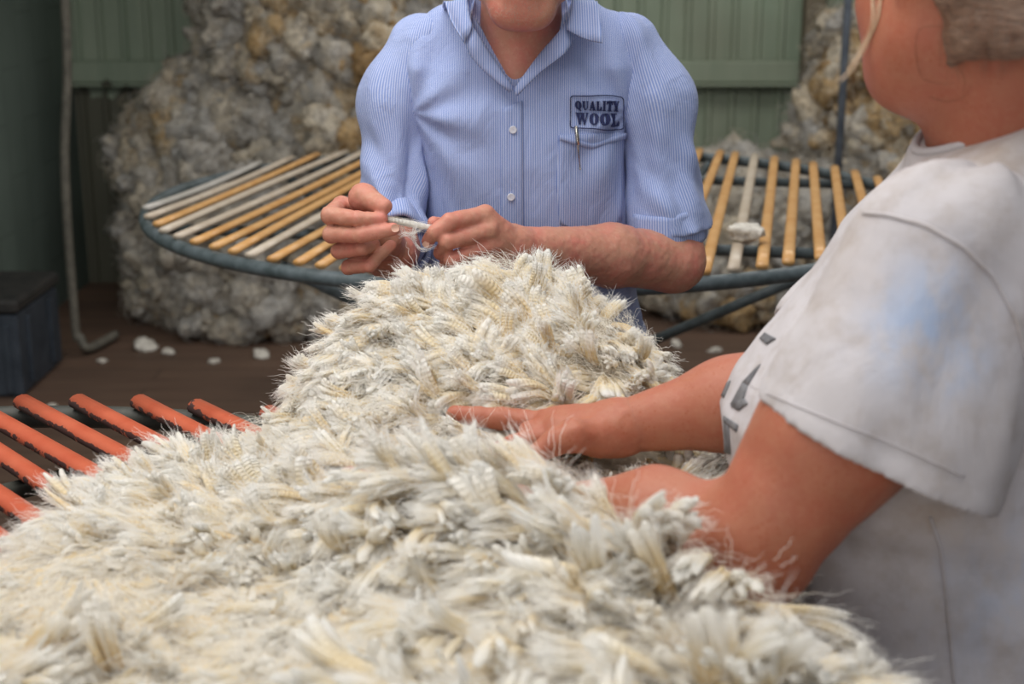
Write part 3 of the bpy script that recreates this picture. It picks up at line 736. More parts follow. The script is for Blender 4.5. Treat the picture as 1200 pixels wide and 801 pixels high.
# ---- shirt
def torso_field(keys, lo, hi, res, expo=2.3):
    f = Field(lo, hi, res); g = f.grid(); k = np.array(keys, float); z = g[..., 2]
    I = lambda c: np.interp(z, k[:, 0], k[:, c]).astype(np.float32)
    X = (g[..., 0] - I(3)) / I(1); Y = (g[..., 1] - I(4)) / I(2)
    r = (np.abs(X) ** expo + np.abs(Y) ** expo) ** (1 / expo)
    f.d = ((r - 1) * np.minimum(I(1), I(2)) * .9).astype(np.float32); return f, g
KEYS = [(.78, .200, .130, .022, 2.17), (.90, .190, .130, .022, 2.17), (1.0, .172, .130, .018, 2.165), (1.1, .160, .128, .014, 2.16), (1.2, .166, .128, .012, 2.155), (1.28, .172, .122, .012, 2.155), (1.335, .165, .105, .012, 2.16), (1.375, .120, .088, .012, 2.168), (1.405, .085, .080, .012, 2.175), (1.44, .070, .075, .012, 2.18)]
f, g = torso_field(KEYS, (-.24, 1.98, .80), (.28, 2.34, 1.44), .0042)
for (px, q) in ((478, -1), (750, 1)):
    s = P(px - q * 16, 64, 2.165); f.cone(s, (cx + q * .05, 2.17, 1.395), .046, .046, .05)
x, y, z = g[..., 0], g[..., 1], g[..., 2]
n1 = fbm(np.stack([x * 11 + z * 4, y * 8, z * 3.0 - x * 2], -1), 3); n2 = vnoise(np.stack([x * 26 + z * 14, y * 16, z * 10 - x * 14], -1)); n3 = vnoise(np.stack([x * 26 - z * 18, y * 16, z * 10 + x * 10 + 9], -1))
lowz = np.clip((1.12 - z) / .1, 0, 1); sidew = np.clip((np.abs(x - .012) - .06) / .06, 0, 1)
f.d += (.0125 * n1 + .0042 * n2 * sidew + .0028 * n3 * sidew + .004 * lowz * vnoise(np.stack([x * 9, y * 9, z * 34 + x * 9], -1))).astype(np.float32)
# folds running from the armpits
for q in (-1, 1):
    ax = cx + q * .16; az = 1.27; dd = np.sqrt((x - ax) ** 2 + (z - az) ** 2); an = np.arctan2(z - az, (x - ax) * -q)
    f.d += (.0045 * np.exp(-((dd - .07) / .05) ** 2) * np.sin(an * 8 + q) * (y < 2.15)).astype(np.float32)
# the open neck
vb = P(603, 95, 2.03); zt = 1.42
hw = np.clip((z - vb[2]) / (zt - vb[2]), -1, 1.2) * .074
wed = np.maximum(np.abs(x - vb[0] - .006 * np.clip((z - vb[2]) / .1, 0, 1)) - hw, y - 2.16) ; f.d = np.maximum(f.d, -wed.astype(np.float32))
f.d = np.maximum(f.d, (.835 + .02 * np.cos((x) * 14) - z).astype(np.float32))
V, F = f.mesh(); V = relax(V, F, 1); SH = Surf(V, F)
stripe = V[:, 0] + .35 * (V[:, 0] - cx) ** 3 / .01 * .3 + .004 * fbm(V * 5, 2)
shirt = link('shirt', mesh_from('shirt', V, F, {'stripe': stripe}), M['shirt_blue'], man)
def sleeve(path, rs, lo, hi, ref, cut=None, ph=0, flatv=None):
    f = Field(lo, hi, .0036); f.chain(path, rs, .04); g = f.grid()
    a = np.array(path[0]); b = np.array(path[-1]); ax = (b - a) / np.linalg.norm(b - a); t = (g - a) @ ax
    rel = g - a - t[..., None] * ax; u = np.array(ref, float); u -= ax * (u @ ax); u /= np.linalg.norm(u); w = np.cross(ax, u)
    ang = np.arctan2(rel @ w, rel @ u); L_ = np.linalg.norm(b - a); tt = t / L_
    fold = vnoise(np.stack([np.cos(ang) * 1.1 + ph, np.sin(ang) * 1.1, t * 26 + ang * 1.3], -1)); fold2 = vnoise(np.stack([np.cos(ang) * 1.8 + ph, np.sin(ang) * 1.8, t * 9 - ang * .8 + 4], -1))
    f.d += (.0095 * fold * np.clip((tt - .25) * 1.7, .2, 1) + .0075 * fold2).astype(np.float32)
    if cut is not None:
        c, n = cut; n = np.array(n, float) / np.linalg.norm(n); f.d = np.maximum(f.d, ((g - c) @ n).astype(np.float32))
    V, F = f.mesh(); V = relax(V, F, 1); rel = V - a - ((V - a) @ ax)[:, None] * ax; an = np.arctan2(rel @ w, rel @ u)
    return V, F, an * .055 + .003 * fbm(V * 6, 2)
s0 = P(498, 58, 2.162); e0 = P(456, 262, 2.10)
V, F, st = sleeve([s0, P(469, 120, 2.152), e0, P(462, 285, 2.04)], (.054, .057, .051, .047), (-.30, 1.94, .98), (-.06, 2.28, 1.42), (0, -1, 0), (P(462, 283, 2.02), (0, -1, -.5)), 3)
link('sleeve', mesh_from('sleeve', V, F, {'stripe': st}), M['shirt_blue'], shirt)
s1 = P(732, 58, 2.162); e1 = P(783, 262, 2.12)
V, F, st = sleeve([s1, P(766, 120, 2.152), e1, P(786, 300, 2.10)], (.054, .058, .056, .054), (.08, 1.98, .98), (.36, 2.28, 1.42), (0, -1, 0), (P(780, 279, 2.06), (.12, -.05, -1)), 9)
link('sleeve', mesh_from('sleeve', V, F, {'stripe': st}), M['shirt_blue'], shirt)
def cuff(c0, c1, r0, r1, seed, fl=1.0):
    """a rolled-up cuff: a doubled ring of cloth"""
    c0, c1 = np.array(c0), np.array(c1); ax = (c1 - c0) / np.linalg.norm(c1 - c0); u = np.cross(ax, [1, 0, 0.01]); u /= np.linalg.norm(u); w = np.cross(ax, u)
    prof = [(0, .0, -.004), (.0, .0, .003), (.12, 0, .005), (.5, 0, .0055), (.88, 0, .006), (1., 0, .004), (1.02, 0, -.001), (.9, 0, -.004)]; n = 72; V = []; F = []; A = []
    for i in range(n):
        an = 2 * PI * i / n; wob = .0028 * math.sin(3 * an + seed) + .0018 * math.sin(7 * an + seed * 2)
        for t, _, dr in prof:
            r_ = r0 + (r1 - r0) * t + dr + wob; V.append(c0 + (c1 - c0) * (t + .05 * math.sin(2 * an + seed)) + r_ * (math.cos(an) * u * fl + math.sin(an) * w)); A.append(an * .055)
    k = len(prof)
    for i in range(n):
        for j in range(k): F.append((i * k + j, ((i + 1) % n) * k + j, ((i + 1) % n) * k + (j + 1) % k, i * k + (j + 1) % k))
    link('cuff', mesh_from('cuff', V, F, {'stripe': A}), M['shirt_blue'], shirt)
cuff(P(778, 243, 2.115), P(779, 283, 2.115), .0565, .0585, 1.0)
cuff(P(458, 262, 2.10), P(463, 288, 2.03), .050, .049, 2.0)
SL = SH
# collar leaves, facings
def ribbon(A, B, name, thick=.0022, parent=None, n=7, m=24, puff=0.0, stripe_ax=0, mat=None):
    """cloth between two 3-D polylines"""
    def rs(p):
        p = np.array(p, float); l = np.concatenate([[0], np.cumsum(np.linalg.norm(np.diff(p, axis=0), axis=1))]); t = np.linspace(0, l[-1], m)
        return np.stack([np.interp(t, l, p[:, i]) for i in range(3)], 1)
    A = rs(smooth_path(A, 5)); B = rs(smooth_path(B, 5)); t = np.linspace(0, 1, n)[:, None, None]
    G_ = A[None] * (1 - t) + B[None] * t; du = np.gradient(G_, axis=1); dv = np.gradient(G_, axis=0); nr = np.cross(du, dv); nr /= np.linalg.norm(nr, axis=2, keepdims=True) + 1e-9
    nr *= np.where((nr[..., 1:2]).mean() > 0, -1, 1); G_ = G_ + nr * puff * np.sin(t * PI); T = G_ + nr * thick / 2; Bk = G_ - nr * thick / 2
    V = np.concatenate([T.reshape(-1, 3), Bk.reshape(-1, 3)]); F = []; o = n * m
    for i in range(n - 1):
        for j in range(m - 1): F.append((i * m + j, i * m + j + 1, (i + 1) * m + j + 1, (i + 1) * m + j)); F.append((o + i * m + j, o + (i + 1) * m + j, o + (i + 1) * m + j + 1, o + i * m + j + 1))
    bd = [(0, j) for j in range(m)] + [(i, m - 1) for i in range(1, n)] + [(n - 1, j) for j in range(m - 2, -1, -1)] + [(i, 0) for i in range(n - 2, 0, -1)]
    bd = [i * m + j for i, j in bd]
    for a, b in zip(bd, bd[1:] + bd[:1]): F.append((a, a + o, b + o, b))
    return link(name, mesh_from(name, V, F, {'stripe': V[:, stripe_ax]}), mat or M['shirt_blue'], parent or shirt)
nk = lambda an, r, z: np.array([cx + r * math.sin(an), 2.15 - r * .95 * math.cos(an), z])
# fold line round the neck and the outer edge of the turned-down collar
fold_l = [P(553, 30, 2.035), P(549, 10, 2.06), P(546, -12, 2.10), nk(-1.6, .078, 1.44), nk(-2.3, .082, 1.455), nk(PI, .085, 1.46)]
edge_l = [P(545, 51, 2.012), P(529, 25, 2.035), P(521, 2, 2.08), nk(-1.6, .112, 1.415), nk(-2.3, .118, 1.41), nk(PI, .118, 1.41)]
ribbon(fold_l, edge_l, 'collar', .0026, n=8, puff=.006)
fold_r = [P(664, 34, 2.035), P(668, 12, 2.06), P(672, -12, 2.10), nk(1.6, .078, 1.44), nk(2.3, .082, 1.455), nk(PI, .085, 1.46)]
edge_r = [P(706, 50, 2.012), P(704, 28, 2.035), P(700, 2, 2.08), nk(1.6, .112, 1.415), nk(2.3, .118, 1.41), nk(PI, .118, 1.41)]
ribbon(fold_r, edge_r, 'collar', .0026, n=8, puff=.006)
stand_l = [P(603, 104, 2.030), P(575, 62, 2.040), P(553, 28, 2.045), nk(-1.25, .073, 1.42), nk(-2.3, .079, 1.44), nk(PI, .08, 1.45)]
stand_l2 = [P(597, 108, 2.026), P(560, 76, 2.028), P(545, 50, 2.030), nk(-1.35, .080, 1.39), nk(-2.3, .086, 1.40), nk(PI, .086, 1.405)]
ribbon(stand_l, stand_l2, 'collar_stand', .002, n=6, puff=.003)
stand_r = [P(603, 104, 2.030), P(630, 66, 2.040), P(660, 30, 2.045), nk(1.25, .073, 1.42), nk(2.3, .079, 1.44), nk(PI, .08, 1.45)]
stand_r2 = [P(606, 112, 2.022), P(634, 84, 2.024), P(666, 58, 2.026), nk(1.35, .080, 1.39), nk(2.3, .086, 1.40), nk(PI, .086, 1.405)]
ribbon(stand_r, stand_r2, 'collar_stand', .002, n=6, puff=.003)
# placket, pocket, badge, buttons
def attr_stripe(mb, name, parent, mat):
    V = np.array(mb.V); return link(name, mesh_from(name, V, mb.F, {'stripe': V[:, 0] + .001}), mat, parent)
mb = MB(); sheet(SH, lerp_grid([(590, 128), (588, 200), (587, 330)], [(612, 118), (613, 200), (614, 330)], 6, 40), .0022, mb, .003, smooth=2); attr_stripe(mb, 'placket', shirt, M['shirt_blue'])
mb = MB(); sheet(SH, lerp_grid([(655, 158), (652, 215), (656, 262), (690, 275)], [(733, 155), (732, 215), (728, 258), (694, 275)], 14, 20), .0022, mb, .003, smooth=1); attr_stripe(mb, 'pocket', shirt, M['shirt_blue'])
mb = MB(); sheet(SH, lerp_grid([(655, 158), (694, 168), (733, 155)], [(655, 164), (694, 174), (733, 161)], 3, 20), .0042, mb, .002, smooth=1); attr_stripe(mb, 'pocket_hem', shirt, M['shirt_blue'])
for (px, py) in [(601, 152), (599, 230), (580, 84)]:
    c = SH.at(px, py, .0038); mb = MB(); n = 20
    rings = [(.0052, .0), (.0056, .0008), (.0052, .0018), (.0040, .0012), (.0, .0011)]
    V = []; F = []
    for r_, h in rings:
        for i in range(n): V.append(c + np.array([r_ * math.cos(2 * PI * i / n), -h, r_ * math.sin(2 * PI * i / n)]))
    for k in range(4):
        for i in range(n): F.append((k * n + i, k * n + (i + 1) % n, (k + 1) * n + (i + 1) % n, (k + 1) * n + i))
    mb.add(V, F)
    for (dx, dz) in ((-.0012, -.0012), (.0012, -.0012), (-.0012, .0012), (.0012, .0012)): mb.box(c + np.array([dx, -.0016, dz]), (.0008, .001, .0008))
    mb.build('button', M['button'], shirt)
# lettering of the badge, thick-and-thin serif capitals in a unit box
def ell_ring(cx_, cy_, rx, ry, ix, iy, n=20):
    return [[(cx_ + rx * math.cos(a), cy_ + ry * math.sin(a)), (cx_ + rx * math.cos(b), cy_ + ry * math.sin(b)), (cx_ + ix * math.cos(b), cy_ + iy * math.sin(b)), (cx_ + ix * math.cos(a), cy_ + iy * math.sin(a))]
            for a, b in [(2 * PI * i / n, 2 * PI * (i + 1) / n) for i in range(n)]]
rc = lambda x0, y0, x1, y1: [(x0, y0), (x1, y0), (x1, y1), (x0, y1)]
GL = {'O': ell_ring(.5, .5, .5, .5, .12, .44), 'Q': ell_ring(.5, .52, .5, .48, .12, .40) + [[(.45, .15), (.7, .22), (.95, -.12), (.7, -.15)]],
      'U': [rc(.1, .3, .42, 1), rc(0, .93, .52, 1), rc(.78, .3, .87, 1), rc(.66, .93, 1, 1), [(.1, .3), (.42, .3), (.5, .1), (.35, .0)], [(.35, 0), (.5, .1), (.7, .08), (.62, 0)], [(.62, 0), (.7, .1), (.87, .3), (.78, .3)]],
      'A': [[(.40, 1), (.62, 1), (.98, 0), (.62, 0)], [(.40, 1), (.48, .88), (.2, .0), (.1, 0)], rc(.22, .28, .7, .36), rc(0, 0, .32, .07), rc(.55, 0, 1, .07)],
      'L': [rc(.12, 0, .48, 1), rc(0, .93, .62, 1), rc(0, 0, .95, .07), [(.6, .07), (.95, .07), (.98, .42), (.9, .42)]],
      'I': [rc(.25, 0, .75, 1), rc(.08, .93, .92, 1), rc(.08, 0, .92, .07)],
      'T': [rc(.33, 0, .67, 1), rc(0, .92, 1, 1), rc(.18, 0, .82, .07), [(0, 1), (.0, .62), (.06, .62), (.22, .92)], [(1, 1), (1, .62), (.94, .62), (.78, .92)]],
      'Y': [[(.02, 1), (.4, 1), (.68, .45), (.34, .45)], [(.82, 1), (.92, 1), (.66, .42), (.56, .46)], rc(.34, 0, .68, .5), rc(0, .93, .48, 1), rc(.7, .93, 1, 1), rc(.2, 0, .82, .07)],
      'W': [[(.04, 1), (.28, 1), (.42, 0), (.30, 0)], [(.30, 0), (.42, .0), (.54, 1), (.48, 1)], [(.42, 1), (.64, 1), (.76, 0), (.66, 0)], [(.66, 0), (.76, 0), (.96, 1), (.88, 1)], rc(0, .93, .36, 1), rc(.38, .93, .70, 1), rc(.8, .93, 1, 1)]}
def word(txt, x0, x1, yt, yb, widths, slope=.03):
    mb = MB(); tot = sum(widths[c] for c in txt) + .1 * (len(txt) - 1); u = (x1 - x0) / tot; x = x0
    for c in txt:
        wd = widths[c] * u
        for poly in GL[c]:
            q = []
            for i in range(len(poly)):   # denser edges so the thread follows the cloth
                q.append(poly[i])
            V = [SH.at(x + a * wd, yb + (yt - yb) * b + slope * (x + a * wd - x0), .0030) for a, b in q]
            Vb = [SH.at(x + a * wd, yb + (yt - yb) * b + slope * (x + a * wd - x0), .0012) for a, b in q]; n = len(V)
            mb.add(V + Vb, [tuple(range(n)), tuple(range(2 * n - 1, n - 1, -1))] + [(i, i + n, (i + 1) % n + n, (i + 1) % n) for i in range(n)])
        x += wd + .1 * u
    return mb
badge = empty('badge', (0, 0, 0)); badge.parent = shirt; badge['label'] = 'navy embroidered badge'
badge.location = Vector((0, 0, 0))
W1 = dict(Q=1.05, U=1.0, A=1.0, L=.85, I=.55, T=.9, Y=.95, O=1.0, W=1.35)
mbt = word('QUALITY', 673.5, 724.5, 117.5, 128.0, W1, .035)
m2 = word('WOOL', 674, 724.5, 131.5, 146.0, W1, .035); mbt.add(m2.V, m2.F)
bpy.data.objects.remove(badge); mbt.build('lettering', M['navy_thread'], shirt, False)
fr = []
for (ax_, ay_, a0) in ((671.5, 115.5, PI), (726.5, 116.2, 1.5 * PI), (726, 148.5, 0), (671, 147.0, .5 * PI)):
    for k in range(5): a = a0 + k * PI / 8; fr.append((ax_ + 3.2 * math.cos(a), ay_ + 3.2 * math.sin(a)))
dense = []
for i in range(len(fr)):
    a, b = np.array(fr[i]), np.array(fr[(i + 1) % len(fr)]); n = max(1, int(np.linalg.norm(b - a) / 5))
    for k in range(n): dense.append(a + (b - a) * k / n)
MB().tube([SH.at(p[0], p[1], .0026) for p in dense], .00085, 6, closed=True).build('badge_border', M['navy_thread'], shirt)
# pen clipped in the pocket
a, b = SH.at(674, 149, .006), SH.at(676, 168, .006); pen = empty('pen', tuple(b)); tag(pen, 'silver pen clipped into the chest pocket under the badge', 'pen')
MB().tube([a, a * .7 + b * .3, b], (.0022, .0028, .0028), 10).build('cap', M['metal'], pen)
c = SH.at(678, 197, .006); MB().tube([a + [0, -.003, 0], (a + c) / 2 + [0, -.004, 0], c + [0, -.0015, 0]], (.0011, .0012, .0009), 8).build('clip', M['metal'], pen)
MB().tube([c + [-.0008, -.0012, 0], c + [.0012, -.0016, -.001]], .0016, 8).build('clip_ball', M['metal'], pen)

# the lock of wool he holds
def hank(name, path, w, label, fib=160, seed=3, loops=()):
    t = empty(name, tuple(path[0])); tag(t, label, 'lock of wool'); r = np.random.default_rng(seed)
    pts = np.array(smooth_path(path, 6)); n = len(pts); V = []; F = []; NS = 12
    mb = MB(); mb.tube(pts, [w * .5 * (0.75 + .35 * math.sin(PI * min(i / (n - 1) * 1.1, 1))) for i in range(n)], NS, flat=.85)
    V = np.array(mb.V); al = np.clip(np.repeat(np.linspace(.8, 1., n), NS), 0, 1); uv = np.stack([np.tile(np.abs(np.arange(NS) / NS - .5) * 12, n), np.repeat(np.arange(n) * .25, NS), np.zeros(n * NS)], -1)
    link('lock_core', mesh_from('lock_core', V, mb.F, {'along': al, 'tint': np.full(len(V), .0), 'lock_uv': uv}), M['staple'], t)
    J = n; u = r.normal(size=(fib, 1, 3)) * w * .20; wv = r.normal(size=(fib, J, 3)) * .00025
    pt = pts[None] + u * (np.linspace(1, 1.5, J)[None, :, None]) + wv
    curves_obj('lock_fibres', pt, np.broadcast_to(np.linspace(.3, 1, J)[None], (fib, J)), np.full(fib, .1), .00016, M['fibre'], t)
    if len(loops):
        Q = []
        for lp in loops:
            c0 = np.array(smooth_path(lp, 5))
            for k in range(12): Q.append(c0 + r.normal(size=3) * .0016 + np.cumsum(r.normal(size=c0.shape) * .0002, 0))
        m_ = min(len(q) for q in Q); Q = np.array([q[:m_] for q in Q]); curves_obj('loose_wisp', Q, np.full(Q.shape[:2], .9), np.full(len(Q), .02), .00018, M['fibre'], t)
    return t
hank('wool_lock', [P(447, 255, 1.800), P(460, 258, 1.803), P(480, 262, 1.815), P(506, 267, 1.832)], .0088, 'thin white lock of wool stretched between the fingers of the blue-shirted person', seed=5,
     loops=[[P(470, 262, 1.81), P(474, 274, 1.81), P(486, 272, 1.81), P(495, 268, 1.82)], [P(487, 262, 1.81), P(484, 280, 1.81), P(494, 292, 1.81), P(510, 288, 1.82), P(516, 300, 1.82)], [P(468, 276, 1.80), P(476, 273, 1.80), P(486, 279, 1.81), P(480, 270, 1.81)]])
# ================================================================== THE WOMAN
woman = empty('person', (.42, 1.30, 0))
tag(woman, 'person in dirty off-white T-shirt at right, seen from behind, parting the fleece with both hands', 'person')
def Wh(u, v, Y): return P(500 + u / 4.615, 460 + v / 4.615, Y)
parts = []; pink = []
# near (left) arm
SH0 = P(1100, 300, 1.14); EL = P(880, 640, 1.105); WR = P(632, 602, 1.245)
f = Field((-.20, .98, .93), (.52, 1.40, 1.40), .0032)
f.cone(P(1075, 350, 1.13), P(985, 500, 1.11), .052, .061, .02); f.cone(P(985, 500, 1.11), EL + np.array([.006, 0, .008]), .061, .052, .03); f.ell(P(893, 668, 1.10), (.027, .03, .025), .03)
ELf = P(866, 632, 1.115); f.cone(ELf, P(770, 605, 1.165), .044, .040, .018); f.cone(P(770, 605, 1.165), WR, .040, .027, .02)
gd = f.grid(); f.d += (.0015 * vnoise(gd * 40)).astype(np.float32); V, F = f.mesh(); parts.append((relax(V, F, 2), F))
f = Field((-.20, 1.18, .93), (.08, 1.42, 1.06), .002)
kn = [P(505, 572, 1.285), P(500, 590, 1.27), P(500, 606, 1.255), P(508, 620, 1.24)]
tips = [(P(455, 560, 1.305), P(432, 563, 1.315), P(408, 556, 1.320)), (P(440, 585, 1.28), P(415, 590, 1.285), P(395, 594, 1.29)), (P(440, 605, 1.26), P(412, 610, 1.265), P(394, 612, 1.27)), (P(452, 625, 1.24), P(430, 630, 1.245), P(414, 632, 1.25))]
f.cone(WR, P(560, 592, 1.26), .027, .024, .015)
for k_, t_ in zip(kn, tips):
    f.cone(P(585, 598, 1.255), k_, .019, .0115, .012); g = f.like(); g.chain([k_, *t_], (.0115, .0105, .0100, .0090), .003); f.join(g, .003); pink += [t_[2], t_[1]]
f.chain([P(590, 585, 1.29), P(540, 552, 1.325), P(510, 545, 1.335)], (.015, .012, .009), .008)
V, F = f.mesh(); parts.append((relax(V, F, 1), F))
# far (right) arm and hand
FE = P(945, 455, 1.385); FW = Wh(1030, 190, 1.395); FS = P(1055, 330, 1.44)
f = Field((-.10, 1.28, .96), (.52, 1.56, 1.42), .003)
f.cone(FS, FE, .044, .052, .02); f.cone(FE, FE + (FW - FE) * .4, .050, .046, .02); f.cone(FE + (FW - FE) * .4, FW, .046, .026, .02, flat=((0, 1, 0), .95)); V, F = f.mesh(); parts.append((relax(V, F, 1), F))
f = Field((-.09, 1.30, .96), (.14, 1.48, 1.10), .0018)
idx = [Wh(640, 165, 1.425), Wh(410, 140, 1.432), Wh(275, 132, 1.434), Wh(150, 112, 1.436)]
mid_ = [Wh(690, 200, 1.405), Wh(560, 215, 1.400), Wh(545, 262, 1.395), Wh(600, 290, 1.392)]
rng = [Wh(720, 215, 1.395), Wh(600, 245, 1.39), Wh(480, 268, 1.385), Wh(372, 305, 1.38)]
lit = [Wh(760, 225, 1.385), Wh(690, 250, 1.372), Wh(640, 290, 1.366), Wh(620, 330, 1.364)]
th_ = [Wh(930, 240, 1.375), Wh(790, 232, 1.355), Wh(690, 268, 1.345), Wh(600, 330, 1.340)]
f.cone(FW + (FE - FW) * .15, FW, .029, .0265, .01, flat=((0, 0, 1), .95))
for fg, rs in ((idx, (.0130, .0120, .0108, .0085)), (mid_, (.0128, .0118, .0100, .0088)), (rng, (.012, .0105, .0090, .0070)), (lit, (.0118, .0100, .009, .008))):
    f.cone(FW, fg[0], .022, rs[0] + .002, .016); g = f.like(); g.chain(fg, rs, .003); f.join(g, .0035); pink += [fg[3], fg[2]]
f.ell(Wh(790, 170, 1.41), (.034, .026, .017), .014); f.cone(FW, th_[0], .022, .019, .014); g = f.like(); g.chain(th_, (.019, .0165, .0125, .0105), .006); f.join(g, .006)
pink += [idx[3] + (idx[2] - idx[3]) * .3]
gd = f.grid(); f.d += (.0007 * vnoise(gd * 120)).astype(np.float32); V, F = f.mesh(); parts.append((relax(V, F, 1), F))
# head and neck
fw = (-.44, .90, -.10); R_, _ = frame((0, 0, 0), fw, (0, 0, 1)); SCL = 1.12
tgt = P(1064, -4, 1.225); o0 = tgt - R_ @ (np.array([-.077, .004, .080]) * SCL); RW, LW = frame(o0, fw, (0, 0, 1))
f = Field(tuple(o0 + [-.16, -.16, -.22]), tuple(o0 + [.22, .18, .26]), .0036); head(f, RW, LW, SCL)
NB = np.array([.462, 1.285, 1.31])
f.cone(NB, LW(0, .045, .06), .076, .062, .03); f.cone(NB + [-.014, 0, .02], LW(0, -.02, .04), .067, .042, .03)
f.ell(LW(-.044, -.040, .060), (.036, .044, .052), .03, RW); f.ell(LW(-.030, -.030, .022), (.040, .050, .030), .03, RW)
V, F = f.mesh(); parts.append((relax(V, F, 2), F))
# trunk and legs under the clothes
f = Field((.18, 1.02, -.01), (.62, 1.56, 1.36), .013)
f.cone((.43, 1.29, 1.17), (.41, 1.30, .95), .095, .12, .05, flat=((1, 0, 0), .85)); f.cone(SH0, (.46, 1.28, 1.24), .04, .05, .03); f.cone(FS, (.46, 1.28, 1.24), .035, .05, .03)
for q in (-1, 1): f.chain([(.42, 1.30 + q * .10, .86), (.43, 1.30 + q * .12, .47), (.46, 1.30 + q * .13, .09)], (.085, .06, .04), .03); f.cone((.48, 1.30 + q * .13, .05), (.34, 1.30 + q * .14, .04), .04, .035, .02)
V, F = f.mesh(); parts.append((V, F))
V, F = merge(parts); link('body', mesh_from('body', V, F, {'pink': pinkness(V, pink, .010)}), M['skin_woman'], woman)
nail(Wh(128, 122, 1.428), (-.7, -.7, -.2), idx[3] - idx[2], .009, .010, woman)
# trousers and boots
M['work_trousers'] = simple('dusty_work_trousers', srgb(70, 66, 62), srgb(98, 92, 84), 30, .85, .4, .002)
f = Field((.22, 1.0, .06), (.64, 1.60, 1.0), .01)
for q in (-1, 1): f.chain([(.42, 1.30 + q * .085, .84), (.43, 1.30 + q * .12, .47), (.46, 1.30 + q * .13, .09)], (.100, .085, .066), .03)
f.cone((.42, 1.25, .84), (.42, 1.37, .84), .10, .10, .05); gd = f.grid(); f.d += (.006 * fbm(gd * [14, 14, 7], 2)).astype(np.float32); f.d = np.maximum(f.d, .075 - gd[..., 2]); f.d = np.maximum(f.d, gd[..., 2] - .88)
V, F = f.mesh(); link('trousers', mesh_from('trousers', V, F), M['work_trousers'], woman)
for q in (-1, 1):
    c = np.array([.46, 1.30 + q * .13, 0]); f = Field(c + [-.2, -.08, -.01], c + [.10, .08, .16], .006)
    f.cone(c + [.02, 0, .05], c + [-.13, 0, .042], .05, .045, .02); f.cone(c + [0, 0, .06], c + [0, 0, .13], .052, .052, .02); gd = f.grid(); f.d = np.maximum(f.d, -(gd[..., 2] - .002))
    V, F = f.mesh(); link('boot', mesh_from('boot', V, F), M['boot'], woman)
# hair: swept-up cap with loose strands
def mk_hair():
    t = NT('fair_brown_hair'); o = t.obj(); n = t.noise(t.mapping(o, (1, 1, 5), (.3, .5, 0)), 60, 4, .7); c = t.ramp(n, [(.3, srgb(92, 72, 60)), (.7, srgb(150, 122, 102))])
    return t.set(c, .5, t.bump(n, .8, .003))
M['hair_fair'] = mk_hair(); M['strand'] = NT('fair_strand').set(srgb(214, 190, 160), .45); M['strand_dark'] = NT('brown_strand').set(srgb(120, 76, 50), .5)
f = Field(tuple(o0 + [-.14, -.14, .0]), tuple(o0 + [.20, .18, .28]), .004); s_ = SCL
LWs = lambda x, y, z: LW(x * s_, y * s_, z * s_)
f.ell(LWs(0, .028, .145), (.096, .114, .108), .01, RW); f.cone(LWs(0, .045, .10), LWs(0, .05, .062), .094, .080, .02); f.ell(LWs(0, -.095, .12), (.135, .085, .085), .012, RW, 'cut'); f.ell(LWs(-.085, -.012, .075), (.040, .040, .060), .012, RW, 'cut'); f.ell(LWs(.085, -.012, .075), (.040, .040, .060), .012, RW, 'cut'); f.ell(LWs(0, .07, -.026), (.16, .15, .068), .012, RW, 'cut')
f.ell(LWs(0, .125, .19), (.045, .04, .045), .02, RW)
gd = f.grid(); rl = (gd - o0) @ RW; f.d += (.0035 * vnoise(np.stack([rl[..., 0] * 90, rl[..., 2] * 22 + rl[..., 1] * 20, rl[..., 1] * 30], -1)) + .002 * vnoise(gd * 160)).astype(np.float32)
V, F = f.mesh(); hair = link('hair', mesh_from('hair', V, F), M['hair_fair'], woman)
body_s = Surf(*merge(parts + [(V, F)])); r = np.random.default_rng(14)
def strands(name, polys, jitter, count, rad, mat, Y=1.2):
    Q = []
    for pl in polys:
        p = np.array(smooth_path(pl, 6)); t_ = np.linspace(0, 1, 24); l = np.linspace(0, 1, len(p)); p = np.stack([np.interp(t_, l, p[:, i]) for i in range(3)], 1)
        for k in range(count): Q.append(p + r.normal(size=3) * jitter * np.linspace(.6, 1.3, 24)[:, None] + np.cumsum(r.normal(size=(24, 3)) * jitter * .08, 0))
    Q = np.array(Q); return curves_obj(name, Q, np.full(Q.shape[:2], .9), np.full(len(Q), 0.), rad, mat, woman)
S_ = lambda px, py, e=.002: body_s.at(px, py, e)
Yc = float(S_(1016, 50)[1]) - .006
strands('loose_strand', [[S_(1036, -14), S_(1031, 20), S_(1022, 42), P(1009, 62, Yc), P(998, 80, Yc), P(984, 94, Yc)], [S_(1024, -10), S_(1026, 25), S_(1018, 48), P(1005, 66, Yc), P(995, 82, Yc)]], .0012, 16, .00013, M['strand'])
strands('loose_strand', [[S_(1150, 28), S_(1110, 30), S_(1082, 32), S_(1074, 45), S_(1075, 70), S_(1082, 90), S_(1100, 96), S_(1120, 96)], [S_(1112, 20), S_(1112, 50), S_(1122, 75), S_(1132, 95), S_(1128, 112)], [S_(1090, 112), S_(1110, 118), S_(1130, 114), S_(1140, 98)]], .0006, 2, .00011, M['strand_dark'])
nap = []
for k in range(60):
    x0 = 1105 + r.random() * 110; y0 = 2 + r.random() * 52; dx = r.normal() * 10 - 4; nap.append([S_(x0, y0, .003), S_(x0 + dx * .5, y0 + 16, .003), S_(x0 + dx, y0 + 30 + 18 * r.random(), .002)])
M['nape'] = NT('nape_strand').set(srgb(140, 104, 84), .5); strands('nape_hair', nap, .0028, 5, .00007, M['nape'])

